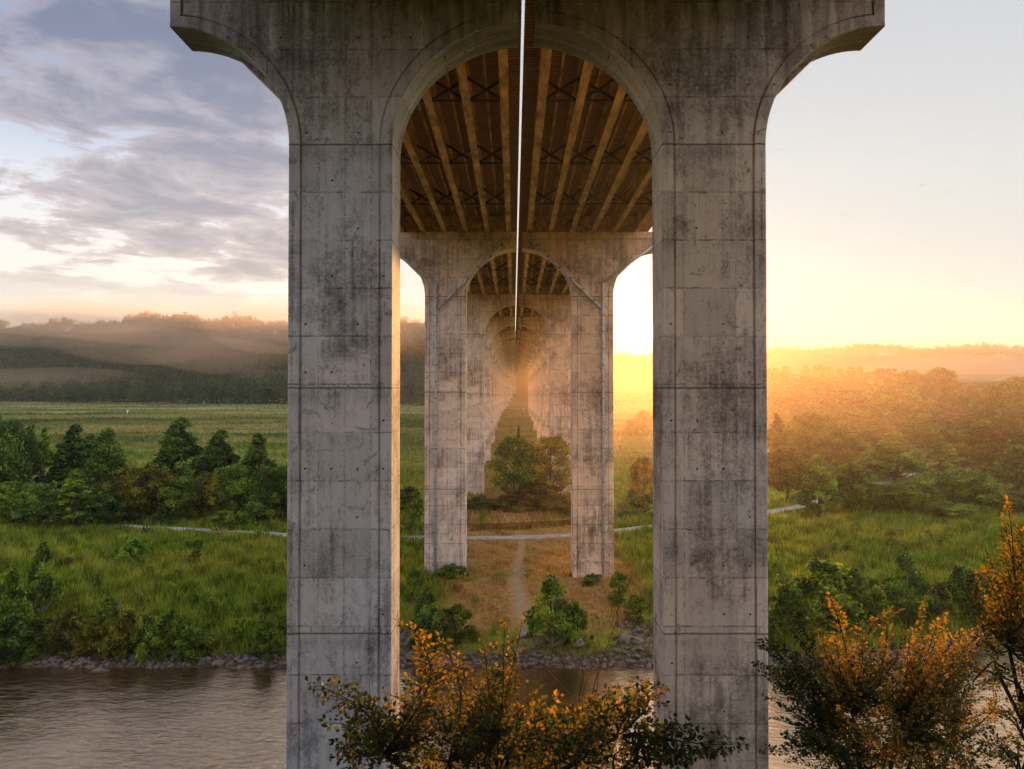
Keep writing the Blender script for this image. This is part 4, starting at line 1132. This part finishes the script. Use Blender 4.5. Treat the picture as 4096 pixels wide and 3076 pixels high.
tag(b.build('bare_sapling', MAT['twig'], None, True), 'leafless reddish sapling rising behind the orange elm boughs', 'sapling')
# ------------------------------------------------------------------ the air
M = NT('evening_haze')
pvn = M.n('VolumePrincipled'); M.set(pvn.inputs['Color'], (.90, .94, 1.0)); pvn.inputs['Density'].default_value = HAZE_D
pvn.inputs['Anisotropy'].default_value = .50
M.done(pvn.outputs[0], True)
b = MB(); b.box(-1480, 1480, -380, 1640, -3.2, 175)
hz = b.build('haze', M.mat); tag(hz, 'thin golden evening haze filling the valley', kind='stuff')

def mist(loc, dim, dens, label, rz=0, an=.1):
    M = NT('mist_air'); v = M.n('VolumePrincipled'); M.set(v.inputs['Color'], (1.0, .70, .48)); v.inputs['Density'].default_value = dens
    v.inputs['Anisotropy'].default_value = an; M.done(v.outputs[0], True)
    V, Fc = ico_pts(0, 3)
    rng = np.random.default_rng(int(abs(loc[0])))
    V = V * (1 + .10 * np.sin(V[:, :1] * 5 + loc[0]) + .08 * np.cos(V[:, 1:2] * 6 + V[:, 2:3] * 4))
    o = link('mist', np_mesh('mist', V * np.array(dim), Fc, 3, smooth=True), M.mat, None, loc); o.rotation_euler = (0, 0, rz)
    tag(o, label, kind='stuff')
mist((-330, 860, 110), (260, 130, 24), .0016, 'bank of orange mist lying along the upper wooded hillside')
mist((-520, 900, 118), (170, 100, 20), .0022, 'denser mist under the left ridge line')
mist((-700, 960, 112), (230, 120, 26), .0016, 'bank of mist on the hillside at the left edge')
mist((-400, 850, 84), (120, 60, 20), .0022, 'patch of mist halfway up the left hillside')
mist((-190, 770, 98), (120, 90, 30), .0028, 'warm mist on the hillside behind the left piers')
mist((-300, 800, 70), (90, 60, 18), .0026, 'patch of mist nearer the grey pier on the left hillside')
mist((-235, 790, 40), (60, 35, 17), .0040, 'small wisp of mist rising at the wood edge')
mist((-560, 885, 48), (150, 45, 14), .0024, 'low mist hanging in the wood on the left')
mist((760, 900, 60), (330, 140, 20), .0040, 'white mist in the valley right of the viaduct')
mist((470, 1000, 80), (300, 120, 26), .0016, 'thin mist before the far right ridge')
mist((6, 700, 44), (60, 70, 17), .0050, 'mist at the far end of the viaduct aisle')
for dm, de in (((180, 270, 40), .00014), ((140, 258, 36), .00016), ((104, 245, 32), .0002), ((74, 230, 28), .00026), ((48, 205, 24), .0003), ((28, 175, 20), .00035)):
    mist((50 + dm[0] * .12, 365, 30), dm, de, 'golden mist over the meadow right of the viaduct piers, thinning outwards', 0, .60)
mist((-2, 420, 38), (34, 210, 22), .0009, 'faint golden mist drifting under the far arches', 0, .62)
